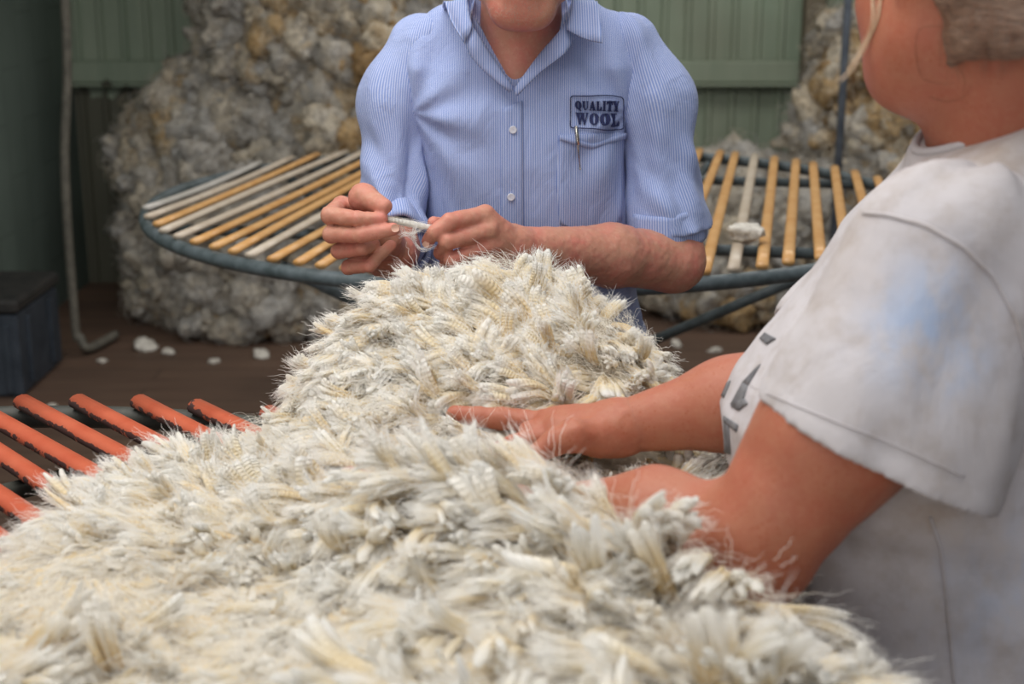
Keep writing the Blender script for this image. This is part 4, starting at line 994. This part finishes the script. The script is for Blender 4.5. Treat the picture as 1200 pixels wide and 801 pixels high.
# ---- T-shirt
def mk_tee(sleeve=False):
    t = NT('stained_white_cotton'); o = t.obj()
    n = t.noise(o, 7, 4, .6, .4); n2 = t.noise(o, 26, 5, .65); c = t.mix(t.ramp(n, [(.35, 0.), (.7, 1.)]), srgb(183, 178, 179), srgb(197, 193, 196))
    c = t.mix(t.ramp(n2, [(.47, 0.), (.74, .5)]), c, srgb(152, 138, 126))
    b = t.attr('smudge').outputs['Fac']; n3 = t.noise(t.mapping(o, (1, 1, .55), (0, .5, 0)), 34, 4, .6)
    c = t.mix(t.math('MULTIPLY', b, t.ramp(n3, [(.36, 0.), (.62, .5)])), c, srgb(150, 176, 212))
    g = t.attr('grime').outputs['Fac']; c = t.mix(t.math('MULTIPLY', g, t.ramp(n2, [(.25, .35), (.6, 1.)])), c, srgb(150, 126, 98))
    wr = t.noise(t.mapping(o, (1, 1, .6), (0, .6, 0)), 16, 4, .55, .8); wv = t.noise(o, 700, 1, .5)
    return t.set(c, .9, t.bump(wv, .12, .0005, t.bump(wr, .5, .007)), Specular_IOR_Level=.1)
M['tee'] = mk_tee()
_l = [(.74, .26), (.86, .245), (.95, .235), (1.03, .208), (1.07, .202), (1.105, .216), (1.147, .248), (1.206, .288), (1.24, .308), (1.274, .338), (1.30, .360), (1.335, .385), (1.37, .400)]
_h = dict([(.74, .215), (.86, .205), (.95, .190), (1.03, .185), (1.07, .185), (1.105, .185), (1.147, .183), (1.206, .180), (1.24, .172), (1.274, .155), (1.30, .13), (1.335, .105), (1.37, .09)])
KT = [(z_, (.545 - l_) / 2 - (.02 if z_ > 1.3 else 0), _h[z_], (.545 + l_) / 2 - (.02 if z_ > 1.3 else 0), 1.29) for z_, l_ in _l]
f, g = torso_field(KT, (.12, 1.04, .70), (.64, 1.56, 1.44), .0045, 2.2)
SN = P(1092, 300, 1.150)
f.cone(SN, NB + np.array([0, -.02, 0]), .062, .060, .05); f.cone(FS, NB + np.array([0, .02, 0]), .058, .058, .05)
x, y, z = g[..., 0], g[..., 1], g[..., 2]
f.d += (.009 * fbm(np.stack([x * 8 + z * 5, y * 8, z * 4 - x * 3], -1), 3) + .003 * vnoise(np.stack([x * 22 + z * 10, y * 18, z * 14 - x * 9], -1))).astype(np.float32)
f.d += (.006 * np.exp(-((z - .99 + .10 * (x - .4)) / .02) ** 2) * np.sin(3.0 + x * 14) ).astype(np.float32)
# neck opening: a sloping cut round the neck
cn = P(1158, 135, 1.285); nn = P(1200, 112, 1.285) - P(1066, 182, 1.285); nrm = np.array([-nn[2], 0.0, nn[0]]); nrm /= np.linalg.norm(nrm)
ee = (g - cn) @ nrm; rd = np.linalg.norm(g - cn - ee[..., None] * nrm, axis=-1); f.cone(NB, cn, .12, .070, .03); f.d = np.maximum(f.d, np.minimum(ee, .13 - rd).astype(np.float32)); f.d = np.maximum(f.d, (.765 - z).astype(np.float32))
V, F = f.mesh(); V = relax(V, F, 2); TS = Surf(V, F)
gr = .5 * np.exp(-((V - P(1100, 590, 1.12)) ** 2).sum(1) / .0022) + .35 * np.exp(-((V - P(1120, 190, 1.18)) ** 2).sum(1) / .01)
tee = link('t_shirt', mesh_from('t_shirt', V, F, {'smudge': np.exp(-((V - P(1190, 700, 1.1)) ** 2).sum(1) / .006) * .6, 'grime': gr}), M['tee'], woman)
# collar band
ring = []
for k in range(40):
    a = 2 * PI * k / 40; e1 = np.array([nn[0], 0, nn[2]]) / np.linalg.norm(nn); e2 = np.array([0, 1.0, 0]); base = NB + np.array([.012, 0, 0]); base = base - nrm * ((base - cn) @ nrm)
    d = e1 * math.cos(a) + e2 * math.sin(a); ring.append(cn + d * .069 + nrm * .001)
ring = [(ring[k - 1] + ring[k] * 2 + ring[(k + 1) % 40]) / 4 for k in range(40)]
MB().tube(ring, .0045, 8, closed=True).build('neck_band', M['tee'], tee)
# near sleeve: hollow, hanging wide off the arm
def tee_sleeve(a, b, ra, rb, fl, cut_c, cut_n, lo, hi, smu, seed):
    f = Field(lo, hi, .0036); a, b = np.array(a), np.array(b); ax = (b - a) / np.linalg.norm(b - a)
    f.cone(a, b, ra, rb, .02, flat=((0, 1, 0), fl)); f.cone(b, b + ax * .1, rb, rb * 1.08, .02, flat=((0, 1, 0), fl)); g = f.grid(); t_ = (g - a) @ ax; rel = g - a - t_[..., None] * ax
    an = np.arctan2(rel[..., 1], rel @ np.cross(ax, [0, 1, 0])); q = t_ / np.linalg.norm(b - a)
    f.d += (.0085 * vnoise(np.stack([np.cos(an) * 1.6 + seed, np.sin(an) * 1.6, t_ * 7 + an * .9], -1)) + .004 * vnoise(np.stack([np.cos(an) * 3 + seed, np.sin(an) * 3, t_ * 20 - an * 2], -1)) * np.clip(q, .3, 1)).astype(np.float32)
    cn_ = np.array(cut_n, float); cn_ /= np.linalg.norm(cn_); e = (g - np.array(cut_c)) @ cn_
    hem = np.where((e < -.016), 0, .0011); f.d -= hem.astype(np.float32)
    inner = f.d + .0078 + np.clip((-e - .12) * .4, 0, .2); f.d = np.maximum(f.d, -inner.astype(np.float32)); f.d = np.maximum(f.d, e.astype(np.float32))
    V, F = f.mesh(); V = relax(V, F, 1)
    o = link('sleeve', mesh_from('sleeve', V, F, {'smudge': sum(w_ * np.exp(-((V - c_) ** 2).sum(1) / s_) for c_, s_, w_ in smu) if smu else np.zeros(len(V)), 'grime': .35 * np.exp(-((V - P(960, 300, 1.1)) ** 2).sum(1) / .002)}), M['tee'], tee); return V, F
hd = P(1165, 592, 1.10) - P(878, 462, 1.10); hn = np.array([hd[2], -.10 * 0, -hd[0]]); 
sv, sf_ = tee_sleeve(P(1112, 318, 1.145), P(1040, 500, 1.115), .092, .104, .74, P(1020, 528, 1.10), hn, (.16, .98, 1.0), (.56, 1.28, 1.42),
           [(P(1100, 350, 1.06), .0018, 1.0), (P(1060, 400, 1.05), .0012, .8), (P(1015, 345, 1.06), .0004, .8), (P(1120, 430, 1.06), .001, .7)], 4.0)
SS = Surf(sv, sf_)
# sleeve seam and side seam, each a stitched ridge
def seam(surfs, pts, name, rad=.0013, e=.001):
    q = []
    P2 = [(np.array(pts[i]) * (1 - t_) + np.array(pts[i + 1]) * t_) for i in range(len(pts) - 1) for t_ in np.linspace(0, 1, 9)[:-1]] + [np.array(pts[-1])]
    for p in P2:
        c = [s_.at(p[0], p[1], e, 1.15) for s_ in surfs]; q.append(min(c, key=lambda v: np.linalg.norm(v - CAM)))
    q = [q[0]] + [(q[i - 1] + q[i] * 2 + q[i + 1]) / 4 for i in range(1, len(q) - 1)] + [q[-1]]
    MB().tube(q, rad, 6).build(name, M['tee'], tee)
seam([TS, SS], [(1012, 250), (1040, 252), (1085, 264), (1130, 290), (1165, 325), (1190, 372), (1202, 420)], 'armhole_seam', .0016)
seam([SS], [(880, 452), (930, 474), (990, 498), (1040, 517), (1090, 540), (1130, 558)], 'hem_stitching', .0007, .0008)
seam([TS], [(1090, 605), (1102, 640), (1108, 690), (1114, 750), (1118, 800)], 'side_seam', .0014)
# dark print on the chest
M['print'] = simple('faded_grey_print', srgb(92, 92, 96), srgb(120, 120, 122), 60, .85, .1, .001)
mb = MB()
for A, B in [([(891, 397), (899, 404)], [(897, 390), (910, 397)]), ([(857, 474), (868, 481)], [(871, 448), (877, 452)]), ([(871, 448), (877, 452)], [(888, 430), (892, 427)]), ([(846, 464), (849, 466)], [(853, 448), (857, 446)]),
             ([(849, 489), (854, 491)], [(850, 530), (857, 532)]), ([(849, 487), (849, 494)], [(866, 498), (864, 506)]), ([(857, 476), (866, 481)], [(872, 466), (877, 473)])]:
    sheet(TS, lerp_grid(A, B, 5, 4), .0014, mb, .001, 1.3)
mb.build('chest_print', M['print'], tee)
# far sleeve
tee_sleeve(P(1060, 320, 1.44), P(1010, 400, 1.42), .078, .086, .85, P(985, 425, 1.41), FE - FS, (.14, 1.30, 1.0), (.56, 1.56, 1.44), [], 8.0)
BODY_CAPS = [(SH0, EL, .066), (EL, P(770, 605, 1.165), .048), (P(770, 605, 1.165), WR, .040), (WR, P(500, 592, 1.265), .028), (FE, FE + (FW - FE) * .4, .048), (FE + (FW - FE) * .4, FW, .044), (FW, Wh(700, 200, 1.40), .030), (Wh(700, 200, 1.40), Wh(150, 112, 1.436), .014), (th_[0], th_[3], .018), (P(505, 572, 1.285), P(408, 556, 1.32), .012),
             (P(408, 553, 1.32), P(408, 566, 1.27), .013), (np.array([.40, 1.25, 1.1]), np.array([.42, 1.25, .8]), .17)]
# ================================================================== THE FLEECE
def ctrl(px, py, Y): return tuple(P(px, py, Y))
CP = [ctrl(*q) for q in [
    # far ridge of the back mound
    (335, 470, 1.56), (365, 425, 1.58), (400, 392, 1.60), (450, 352, 1.62), (520, 332, 1.64), (590, 324, 1.65), (650, 332, 1.65), (700, 350, 1.63), (745, 386, 1.60), (783, 430, 1.55), (788, 462, 1.50),
    # its front slope
    (450, 430, 1.50), (520, 400, 1.54), (600, 400, 1.53), (680, 420, 1.51), (740, 450, 1.47), (400, 480, 1.45), (500, 490, 1.42), (600, 510, 1.41), (700, 535, 1.39), (770, 562, 1.38), (820, 580, 1.34),
    (560, 555, 1.33), (640, 562, 1.33), (700, 575, 1.31), (760, 600, 1.25), (560, 575, 1.26),
    # left skirt
    (330, 500, 1.50), (255, 520, 1.50), (190, 548, 1.49), (120, 588, 1.40), (70, 620, 1.33), (15, 655, 1.25), (-60, 700, 1.15),
    (420, 550, 1.30), (330, 580, 1.28), (220, 610, 1.28), (130, 660, 1.22),
    # foreground ridge
    (480, 548, 1.20), (540, 540, 1.19), (620, 556, 1.16), (665, 572, 1.14), (710, 598, 1.10), (780, 622, 1.06), (840, 655, 1.02), (885, 712, .98), (940, 728, .94), (985, 755, .90), (1010, 800, .86), (1020, 860, .80),
    # foreground slope
    (300, 650, 1.18), (100, 710, 1.15), (400, 650, 1.14), (500, 640, 1.10), (620, 660, 1.05), (300, 710, 1.08), (500, 710, 1.00), (700, 700, .98), (840, 750, .90), (940, 800, .86),
    (500, 800, .86), (200, 800, .95), (0, 790, 1.02), (700, 800, .84), (850, 820, .82), (700, 900, .74), (400, 900, .76), (100, 900, .84), (-100, 850, .96), (950, 900, .76), (-150, 760, 1.05)]]
CP = np.array(CP)
def tps(C, lam=.002):
    X = C[:, :2]; n = len(X); r = np.linalg.norm(X[:, None] - X[None], axis=-1); K = r * r * np.log(r + 1e-9); K += lam * np.eye(n)
    A = np.zeros((n + 3, n + 3)); A[:n, :n] = K; A[:n, n] = 1; A[:n, n + 1:] = X; A[n, :n] = 1; A[n + 1:, :n] = X.T
    w = np.linalg.solve(A, np.concatenate([C[:, 2], np.zeros(3)]))
    def f(q):
        q = np.asarray(q, float); sh = q.shape[:-1]; q = q.reshape(-1, 2); out = np.empty(len(q))
        for s in range(0, len(q), 20000):
            b = q[s:s + 20000]; r = np.linalg.norm(b[:, None] - X[None], axis=-1)
            out[s:s + 20000] = (r * r * np.log(r + 1e-9)) @ w[:n] + w[n] + b @ w[n + 1:]
        return out.reshape(sh)
    return f
H0 = tps(CP)
# plan outline of the fleece (world metres), anticlockwise
OUT = np.array([P(*q)[:2] for q in [(-160, 760, 1.06), (-60, 735, 1.12), (10, 690, 1.22), (60, 642, 1.30), (120, 600, 1.38), (185, 560, 1.47), (250, 530, 1.51), (325, 490, 1.575), (350, 440, 1.66), (400, 400, 1.70), (460, 350, 1.74), (530, 330, 1.765), (600, 318, 1.775), (660, 330, 1.765),
                                   (715, 350, 1.73), (765, 390, 1.67), (800, 430, 1.60), (812, 470, 1.50), (850, 560, 1.37), (905, 640, 1.2), (930, 700, 1.05), (1000, 740, .96), (1040, 800, .88), (1060, 900, .76)]] + [(.30, .60), (-.55, .60), (-.62, .9)])
def inside_dist(q):
    """signed distance to the outline, positive inside"""
    q = np.asarray(q, float); A = OUT; B = np.roll(OUT, -1, 0); d = np.full(q.shape[:-1], 1e9); c = np.zeros(q.shape[:-1], int)
    for a, b in zip(A, B):
        ab = b - a; t = np.clip(((q - a) @ ab) / (ab @ ab), 0, 1); d = np.minimum(d, np.linalg.norm(q - a - t[..., None] * ab, axis=-1))
        cond = ((a[1] > q[..., 1]) != (b[1] > q[..., 1])) & (q[..., 0] < (b[0] - a[0]) * (q[..., 1] - a[1]) / (b[1] - a[1] + 1e-12) + a[0]); c += cond
    return np.where(c % 2 == 1, d, -d)
def H(q, lumps=True):
    q = np.asarray(q, float); z = H0(q) - .020
    if lumps:
        p3 = np.concatenate([q * 1.0, np.zeros(q.shape[:-1] + (1,))], -1)
        z = z + .010 * vnoise(p3 * 14) + .006 * vnoise(p3 * 33 + 5)
    s = np.clip(inside_dist(q) / .10, 0, 1); s = np.sqrt(1 - (1 - s) ** 2)
    base = TZ + .028; z = base + np.maximum(z - base, .016) * s
    for a, b, r_ in BODY_CAPS[:-1]:      # the wool is pressed down under hands and arms
        ab = b[:2] - a[:2]; t = np.clip(((q - a[:2]) @ ab) / (ab @ ab), 0, 1); d = np.linalg.norm(q - a[:2] - t[..., None] * ab, axis=-1)
        zu = a[2] + t * (b[2] - a[2]) - np.sqrt(np.maximum(r_ * r_ - d * d, 0)) - .003
        z = np.where(d < r_, np.minimum(z, np.maximum(zu, base + .004)), z)
    return z
def fleece_top(x, y): return float(H(np.array([[x, y]]))[0])

def locks(roots, dirs, ups, L, W, seed, K=11, NS=10, flat=.5, fib=16, curl=None):
    """crimped staples: mesh bodies and loose fibres. dirs, ups unit (N,3)."""
    r = np.random.default_rng(seed); N = len(roots)
    M_ = 7; own = np.repeat(np.arange(N), M_)
    side = np.cross(dirs, ups); side /= np.linalg.norm(side, axis=1)[:, None] + 1e-9
    ups = np.cross(side, dirs)
    s = np.linspace(0, 1, K)[None, :, None]
    bend = (r.normal(size=(N, 1, 1)) * .28 + (0.25 if curl is None else curl)); bside = r.normal(size=(N, 1, 1)) * .35
    path = roots[:, None] + L[:, None, None] * (dirs[:, None] * s * (1 - .12 * s * s) - ups[:, None] * bend * s ** 2.2 + side[:, None] * bside * s * s)
    tan = np.gradient(path, axis=1); tan /= np.linalg.norm(tan, axis=2, keepdims=True) + 1e-9
    S = np.cross(tan, ups[:, None] + 0 * tan); S /= np.linalg.norm(S, axis=2, keepdims=True) + 1e-9; U = np.cross(S, tan)
    # width profile: narrow root, full body, slightly splayed blunt tip
    prof = np.interp(np.linspace(0, 1, K), [0, .15, .5, .85, .97, 1], [.45, .75, .95, 1.15, 1.12, .85])[None, :, None]
    an = np.linspace(0, 2 * PI, NS, endpoint=False)
    ph = r.random((N, 1, 1)) * 50
    ii = np.arange(N)[:, None, None]
    lump = 1 + .22 * vnoise(np.stack(np.broadcast_arrays(ii * 3.7, s[..., 0][:, :, None] * 2.2 + ph, (an * 1.3)[None, None]), -1))
    ca, sa = np.cos(an)[None, None], np.sin(an)[None, None]
    rad = W[:, None, None] * .5 * prof * lump
    V = path[:, :, None] + (rad * ca)[..., None] * S[:, :, None] + (rad * sa * flat)[..., None] * U[:, :, None]
    # frayed blunt end: last ring pushed out irregularly
    V[:, -1] += tan[:, -1][:, None] * (r.random((N, NS, 1)) * .5) * W[:, None, None] * .5
    tipc = path[:, -1] + tan[:, -1] * W[:, None] * .1
    VV = np.concatenate([V.reshape(N, -1, 3), tipc[:, None]], 1); nv = K * NS + 1
    q = []
    for k in range(K - 1):
        for j in range(NS): q.append((k * NS + j, k * NS + (j + 1) % NS, (k + 1) * NS + (j + 1) % NS, (k + 1) * NS + j))
    for j in range(0, NS, 2): q.append(((K - 1) * NS + j, (K - 1) * NS + (j + 1) % NS, (K - 1) * NS + (j + 2) % NS, nv - 1))
    F = np.array(q)[None] + (np.arange(N) * nv)[:, None, None]
    al = np.concatenate([np.repeat(np.linspace(0, 1, K), NS), [1.0]]); along = np.tile(al, N)
    tint = np.repeat(np.clip(r.normal(.22, .2, N), 0, .8), nv)
    u = np.concatenate([np.tile(np.arange(NS) / NS, K), [0]]); u = np.abs(u - .5) * 2
    sv = np.concatenate([np.repeat(np.linspace(0, 1, K), NS), [1.0]])
    uv = np.stack([np.tile(u, N) * np.repeat(W, nv) * 600 + np.repeat(r.random(N) * 40, nv), (np.tile(sv, N) * np.repeat(L, nv)) / .0040 * .318, np.repeat(r.random(N) * 9, nv)], -1)
    # each staple is a bundle of flat strands that part at the tip
    ns = N * M_; NS2 = 6; K2 = K; of = np.tile(np.linspace(-1, 1, M_), N) + r.normal(size=ns) * .16; ou = r.normal(size=ns) * .5; ln = 1 + r.normal(size=ns) * .06; ln = np.clip(ln, .82, 1.14)
    sp_ = np.array([0, .12, .25, .38, .5, .62, .74, .85, .93, .98, 1.0]); tt = sp_[None] * ln[:, None]; ki = np.clip(tt * (K - 1), 0, K - 1.001); k0 = ki.astype(int); fr = (ki - k0)[..., None]
    pc = path[own[:, None], k0] * (1 - fr) + path[own[:, None], k0 + 1] * fr + tan[own[:, None], k0] * (np.maximum(tt - 1, 0) * L[own][:, None])[..., None]
    So = S[own[:, None], k0]; Uo = U[own[:, None], k0]; Wn = W[own][:, None]
    spread = np.interp(tt, [0, .2, .6, 1, 1.2], [.22, .29, .34, .38, .44]); pc = pc + So * (of[:, None] * spread * Wn)[..., None] + Uo * (ou[:, None] * spread * .5 * Wn + (r.normal(size=(ns, 1)) * .25) * tt ** 3 * Wn)[..., None]
    tw = (r.normal(size=(ns, 1)) * .5)[..., None]; Sx = So * np.cos(tw) + Uo * np.sin(tw); Ux = Uo * np.cos(tw) - So * np.sin(tw)
    pr = np.interp(sp_, [0, .2, .6, .85, .93, .98, 1], [.6, .9, 1.05, 1.0, .85, .55, .04])[None] * (r.uniform(.75, 1.25, (ns, 1)))
    an2 = np.linspace(0, 2 * PI, NS2, endpoint=False); rd = (Wn * .185 * pr)[..., None]
    V2 = pc[:, :, None] + (rd * np.cos(an2))[..., None] * Sx[:, :, None] + (rd * np.sin(an2) * .62)[..., None] * Ux[:, :, None]
    nv = K2 * NS2; q = [(k * NS2 + j, k * NS2 + (j + 1) % NS2, (k + 1) * NS2 + (j + 1) % NS2, (k + 1) * NS2 + j) for k in range(K2 - 1) for j in range(NS2)]
    F2 = np.array(q)[None] + (np.arange(ns) * nv)[:, None, None]
    al2 = np.clip(np.repeat(tt, NS2, axis=1), 0, 1).ravel(); tint0 = np.clip(r.normal(.24, .26, N), 0, 1); tint2 = np.repeat(tint0[own], nv)
    uv2 = np.stack([np.tile(np.tile(np.arange(NS2) / NS2 * 6, K2), ns) + np.repeat(r.random(ns) * 40, nv), (np.repeat(tt, NS2, axis=1) * L[own][:, None]).ravel() / .0040 * .318, np.repeat(r.random(N)[own] * 9, nv)], -1)
    V2[..., 2] = np.maximum(V2[..., 2], TZ + .0235 + .0015 * r.random(V2.shape[:-1]))
    mesh = (V2.reshape(-1, 3), F2.reshape(-1, 4), {'along': al2, 'tint': tint2, 'lock_uv': uv2})
    # fibres
    J = 9; n = N * fib
    idx = np.repeat(np.arange(N), fib); a = r.random(n) * 2 * PI; rr = .55 + .6 * r.random(n)
    sp = np.linspace(0, 1, J); start = r.random(n) ** .7 * .8; end = 1 + r.normal(.07, .06, n)
    tt = start[:, None] + (end - start)[:, None] * sp[None]
    ki = np.clip(tt * (K - 1), 0, K - 1.001); k0 = ki.astype(int); fr = (ki - k0)[..., None]
    pc = path[idx[:, None], k0] * (1 - fr) + path[idx[:, None], k0 + 1] * fr
    pc += tan[idx[:, None], np.minimum(k0, K - 2)] * (np.maximum(tt - 1, 0) * L[idx][:, None])[..., None]
    Sx = S[idx[:, None], k0]; Ux = U[idx[:, None], k0]
    spl = rr[:, None] * (1 + .5 * np.clip(tt - .7, 0, 1)) * W[idx][:, None] * .5 * np.interp(tt, [0, .15, .5, 1, 1.3], [.5, .85, 1.05, 1.2, 1.35])
    stray = (r.random(n) < .22)[:, None] * r.random(n)[:, None] * .9
    wob = r.normal(size=(n, J, 1)) * .0006
    pts = pc + Sx * ((np.cos(a)[:, None] * spl) * (1 + stray * tt))[..., None] + Ux * ((np.sin(a)[:, None] * spl * (flat + stray * 1.6 * tt)))[..., None] + (Sx + Ux) * wob
    cr = np.sin(tt * L[idx][:, None] / .004 * 2 * PI * .5)[..., None] * .0004; pts += Ux * cr
    fa = np.clip(tt, 0, 1); pts[..., 2] = np.maximum(pts[..., 2], TZ + .024)
    return mesh, (pts, fa, np.clip(r.normal(.08, .1, n), 0, .5))
fleece = empty('sheep_fleece', (-.15, 1.2, TZ)); tag(fleece, 'thick cream-white crimped fleece heaped over the orange slatted table', 'fleece')
# base sheet with thickness
gx = np.arange(-.80, .46, .0125); gy = np.arange(.58, 1.80, .0125)
G = np.stack(np.meshgrid(gx, gy, indexing='ij'), -1); D = inside_dist(G); Z = H(G)
inm = D > -.004; num = np.full(inm.shape, -1); num[inm] = np.arange(inm.sum())
Vt = np.concatenate([G[inm], Z[inm][:, None]], 1); Vb = Vt.copy(); Vb[:, 2] = TZ + .0215
cell = inm[:-1, :-1] & inm[1:, :-1] & inm[1:, 1:] & inm[:-1, 1:]
ci = np.argwhere(cell); q = np.stack([num[ci[:, 0], ci[:, 1]], num[ci[:, 0] + 1, ci[:, 1]], num[ci[:, 0] + 1, ci[:, 1] + 1], num[ci[:, 0], ci[:, 1] + 1]], 1)
nb = len(Vt)
link('fleece_base', mesh_from('fleece_base', np.concatenate([Vt, Vb]), np.concatenate([q, q[:, ::-1] + nb])), M['fleece_base'], fleece)
# scatter
def normal_at(q, e=.006):
    zx = (H(q + [e, 0]) - H(q - [e, 0])) / (2 * e); zy = (H(q + [0, e]) - H(q - [0, e])) / (2 * e)
    n = np.stack([-zx, -zy, np.ones_like(zx)], -1); return n / np.linalg.norm(n, axis=-1, keepdims=True)
def scatter(spacing, seed):
    r = np.random.default_rng(seed); xs = np.arange(-.8, .46, spacing); ys = np.arange(.60, 1.80, spacing)
    g = np.stack(np.meshgrid(xs, ys, indexing='ij'), -1).reshape(-1, 2) + r.uniform(-.5, .5, (len(xs) * len(ys), 2)) * spacing
    d = inside_dist(g); k = d > .002; return g[k], d[k]
q0, d0 = scatter(.0150, 21); _k = RNG.random(len(q0)) < np.interp(q0[:, 1], [.9, 1.45], [.55, 1.0]); q0, d0 = q0[_k], d0[_k]; r = np.random.default_rng(22); N = len(q0)
n0 = normal_at(q0)
steep = np.clip((1 - n0[:, 2]) * 3, 0, 1)
extra = r.random(N) < .0
roots = np.concatenate([q0, (H(q0) - .004)[:, None]], 1)
# flow of the staples: outward at the rims, downhill on slopes, swirling elsewhere
e = .02
gr = np.stack([(inside_dist(q0 + [e, 0]) - inside_dist(q0 - [e, 0])), (inside_dist(q0 + [0, e]) - inside_dist(q0 - [0, e]))], -1) / (2 * e)
p3 = np.concatenate([q0, np.zeros((N, 1))], 1)
th = vnoise(p3 * 4.5 + 9) * 2.3 + 3.5; flow = np.stack([np.cos(th), np.sin(th)], -1)
rim = np.exp(-np.clip(d0, 0, 1) / .06)[:, None]; down = n0[:, :2] * 2.2
f2 = flow * 1.1 + down * .7 - gr * rim * 1.8 + r.normal(size=(N, 2)) * .20
f2 /= np.linalg.norm(f2, axis=1)[:, None] + 1e-6
lift = np.clip(.42 + .75 * vnoise(p3 * 6 + 31) + r.normal(size=N) * .16, .10, 1.5)
# standing tufts on the foreground crest
for (px, py, Y, rad, amt) in [(500, 575, 1.17, .05, .7), (590, 585, 1.15, .05, .7), (750, 620, 1.06, .05, 1.5), (830, 660, 1.02, .04, 1.1), (735, 545, 1.30, .012, 1.0), (380, 560, 1.3, .05, .9), (270, 560, 1.40, .05, .8), (180, 640, 1.24, .03, .7)]:
    c = P(px, py, Y)[:2]; lift += amt * np.exp(-((q0 - c) ** 2).sum(1) / rad ** 2)
dirs = np.concatenate([f2, np.zeros((N, 1))], 1); dirs -= n0 * (dirs * n0).sum(1)[:, None]; dirs /= np.linalg.norm(dirs, axis=1)[:, None]
dirs = dirs + n0 * lift[:, None]; dirs /= np.linalg.norm(dirs, axis=1)[:, None]
near = np.interp(q0[:, 1], [.9, 1.45], [1.45, 1.0]); Ls = r.uniform(.036, .058, N) * (1 + .25 * np.clip(lift - .8, 0, 1)) * near; Ws = r.uniform(.0115, .022, N) * near
big = r.random(N) < .10; Ws[big] *= 1.45
Ls *= np.clip(.55 + d0 / .06, .55, 1)
def cap_dist(p):
    d = np.full(len(p), 9.0)
    for a, b, rr_ in BODY_CAPS:
        ab = b - a; t_ = np.clip(((p - a) @ ab) / (ab @ ab), 0, 1); d = np.minimum(d, np.linalg.norm(p - a - t_[:, None] * ab, axis=1) - rr_)
    return d
hit = np.zeros(N, bool)
for t_ in (.0, .33, .66, 1.0): hit |= cap_dist(roots + dirs * (Ls * t_)[:, None]) < .002
keep = ~hit; roots, dirs, n0, Ls, Ws = roots[keep], dirs[keep], n0[keep], Ls[keep], Ws[keep]; N = len(roots)
mesh1, fib1 = locks(roots, dirs, n0, Ls, Ws, 5, fib=54)
link('wool_staples', mesh_from('wool_staples', *mesh1), M['staple'], fleece)['kind'] = 'stuff'
# thin strays and fuzz lying over everything
q1, d1 = scatter(.0062, 33); n1 = normal_at(q1); N1 = len(q1); r = np.random.default_rng(8)
th = vnoise(np.concatenate([q1, np.zeros((N1, 1))], 1) * 5 + 9) * 3.4 + 3.6 + r.normal(size=N1) * .9
d2 = np.stack([np.cos(th), np.sin(th), np.zeros(N1)], 1); d2 -= n1 * (d2 * n1).sum(1)[:, None]; J = 9
s = np.linspace(0, 1, J)[None, :, None]; L2 = r.uniform(.02, .06, N1)[:, None, None]
b = np.concatenate([q1, (H(q1) + r.uniform(.004, .02, N1))[:, None]], 1)[:, None]
sd = np.cross(n1, d2)[:, None]
lumpn = n1[:, None] * (s * (1 - s) * r.uniform(.0, .03, (N1, 1, 1)) + s * r.uniform(-.006, .022, (N1, 1, 1)))
fz = b + d2[:, None] * s * L2 + lumpn + sd * (np.sin(s * r.uniform(2, 7, (N1, 1, 1)) + r.random((N1, 1, 1)) * 6) * r.uniform(.002, .009, (N1, 1, 1))) + r.normal(size=(N1, J, 3)) * .0004
ok_ = (cap_dist(fz[:, 4]) > .001) & (cap_dist(fz[:, 8]) > .001) & (cap_dist(fz[:, 0]) > .001); ok2 = (cap_dist(fib1[0][:, 8]) > 0) & (cap_dist(fib1[0][:, 4]) > 0); fib1 = tuple(q_[ok2] for q_ in fib1); fz = fz[ok_]; N1 = len(fz)
PT = np.concatenate([fib1[0], fz]); AL = np.concatenate([fib1[1], np.broadcast_to(np.linspace(.2, 1, J)[None], (N1, J))]); TI = np.concatenate([fib1[2], np.full(N1, .05)])
RD = np.concatenate([np.full(len(fib1[0]), .00021), np.full(N1, .00013)])
curves_obj('wool_fibres', PT, AL, TI, RD, M['fibre'], fleece)['kind'] = 'stuff'
print('staples', N, 'fibres', len(PT))
# ================================================================== LIGHT
w = bpy.data.worlds.new('world'); SC.world = w; w.use_nodes = True
bg = w.node_tree.nodes['Background']; bg.inputs[0].default_value = (.90, .93, 1.0, 1); bg.inputs[1].default_value = .38
def area(name, loc, rot, sx, sy, power, col=(1, 1, 1)):
    l = bpy.data.lights.new(name, 'AREA'); l.shape = 'RECTANGLE'; l.size = sx; l.size_y = sy; l.energy = power; l.color = col
    o = bpy.data.objects.new(name, l); COL.objects.link(o); o.location = loc; o.rotation_euler = rot; return o
area('skylight', (-.6, 1.5, 3.2), (math.radians(8), math.radians(-8), 0), 2.6, 2.4, 86, (1, .97, .93))
area('rear_fill', (1.1, 4.7, 2.98), (0, 0, 0), 2.8, 1.0, 40, (1, .97, .93))  # added fill light below the closed roof, brightens the back of the shed
area('doorway_light', (-1.2, -2.6, 2.2), (math.radians(68), 0, math.radians(-18)), 3.0, 2.2, 40, (1, .96, .92))
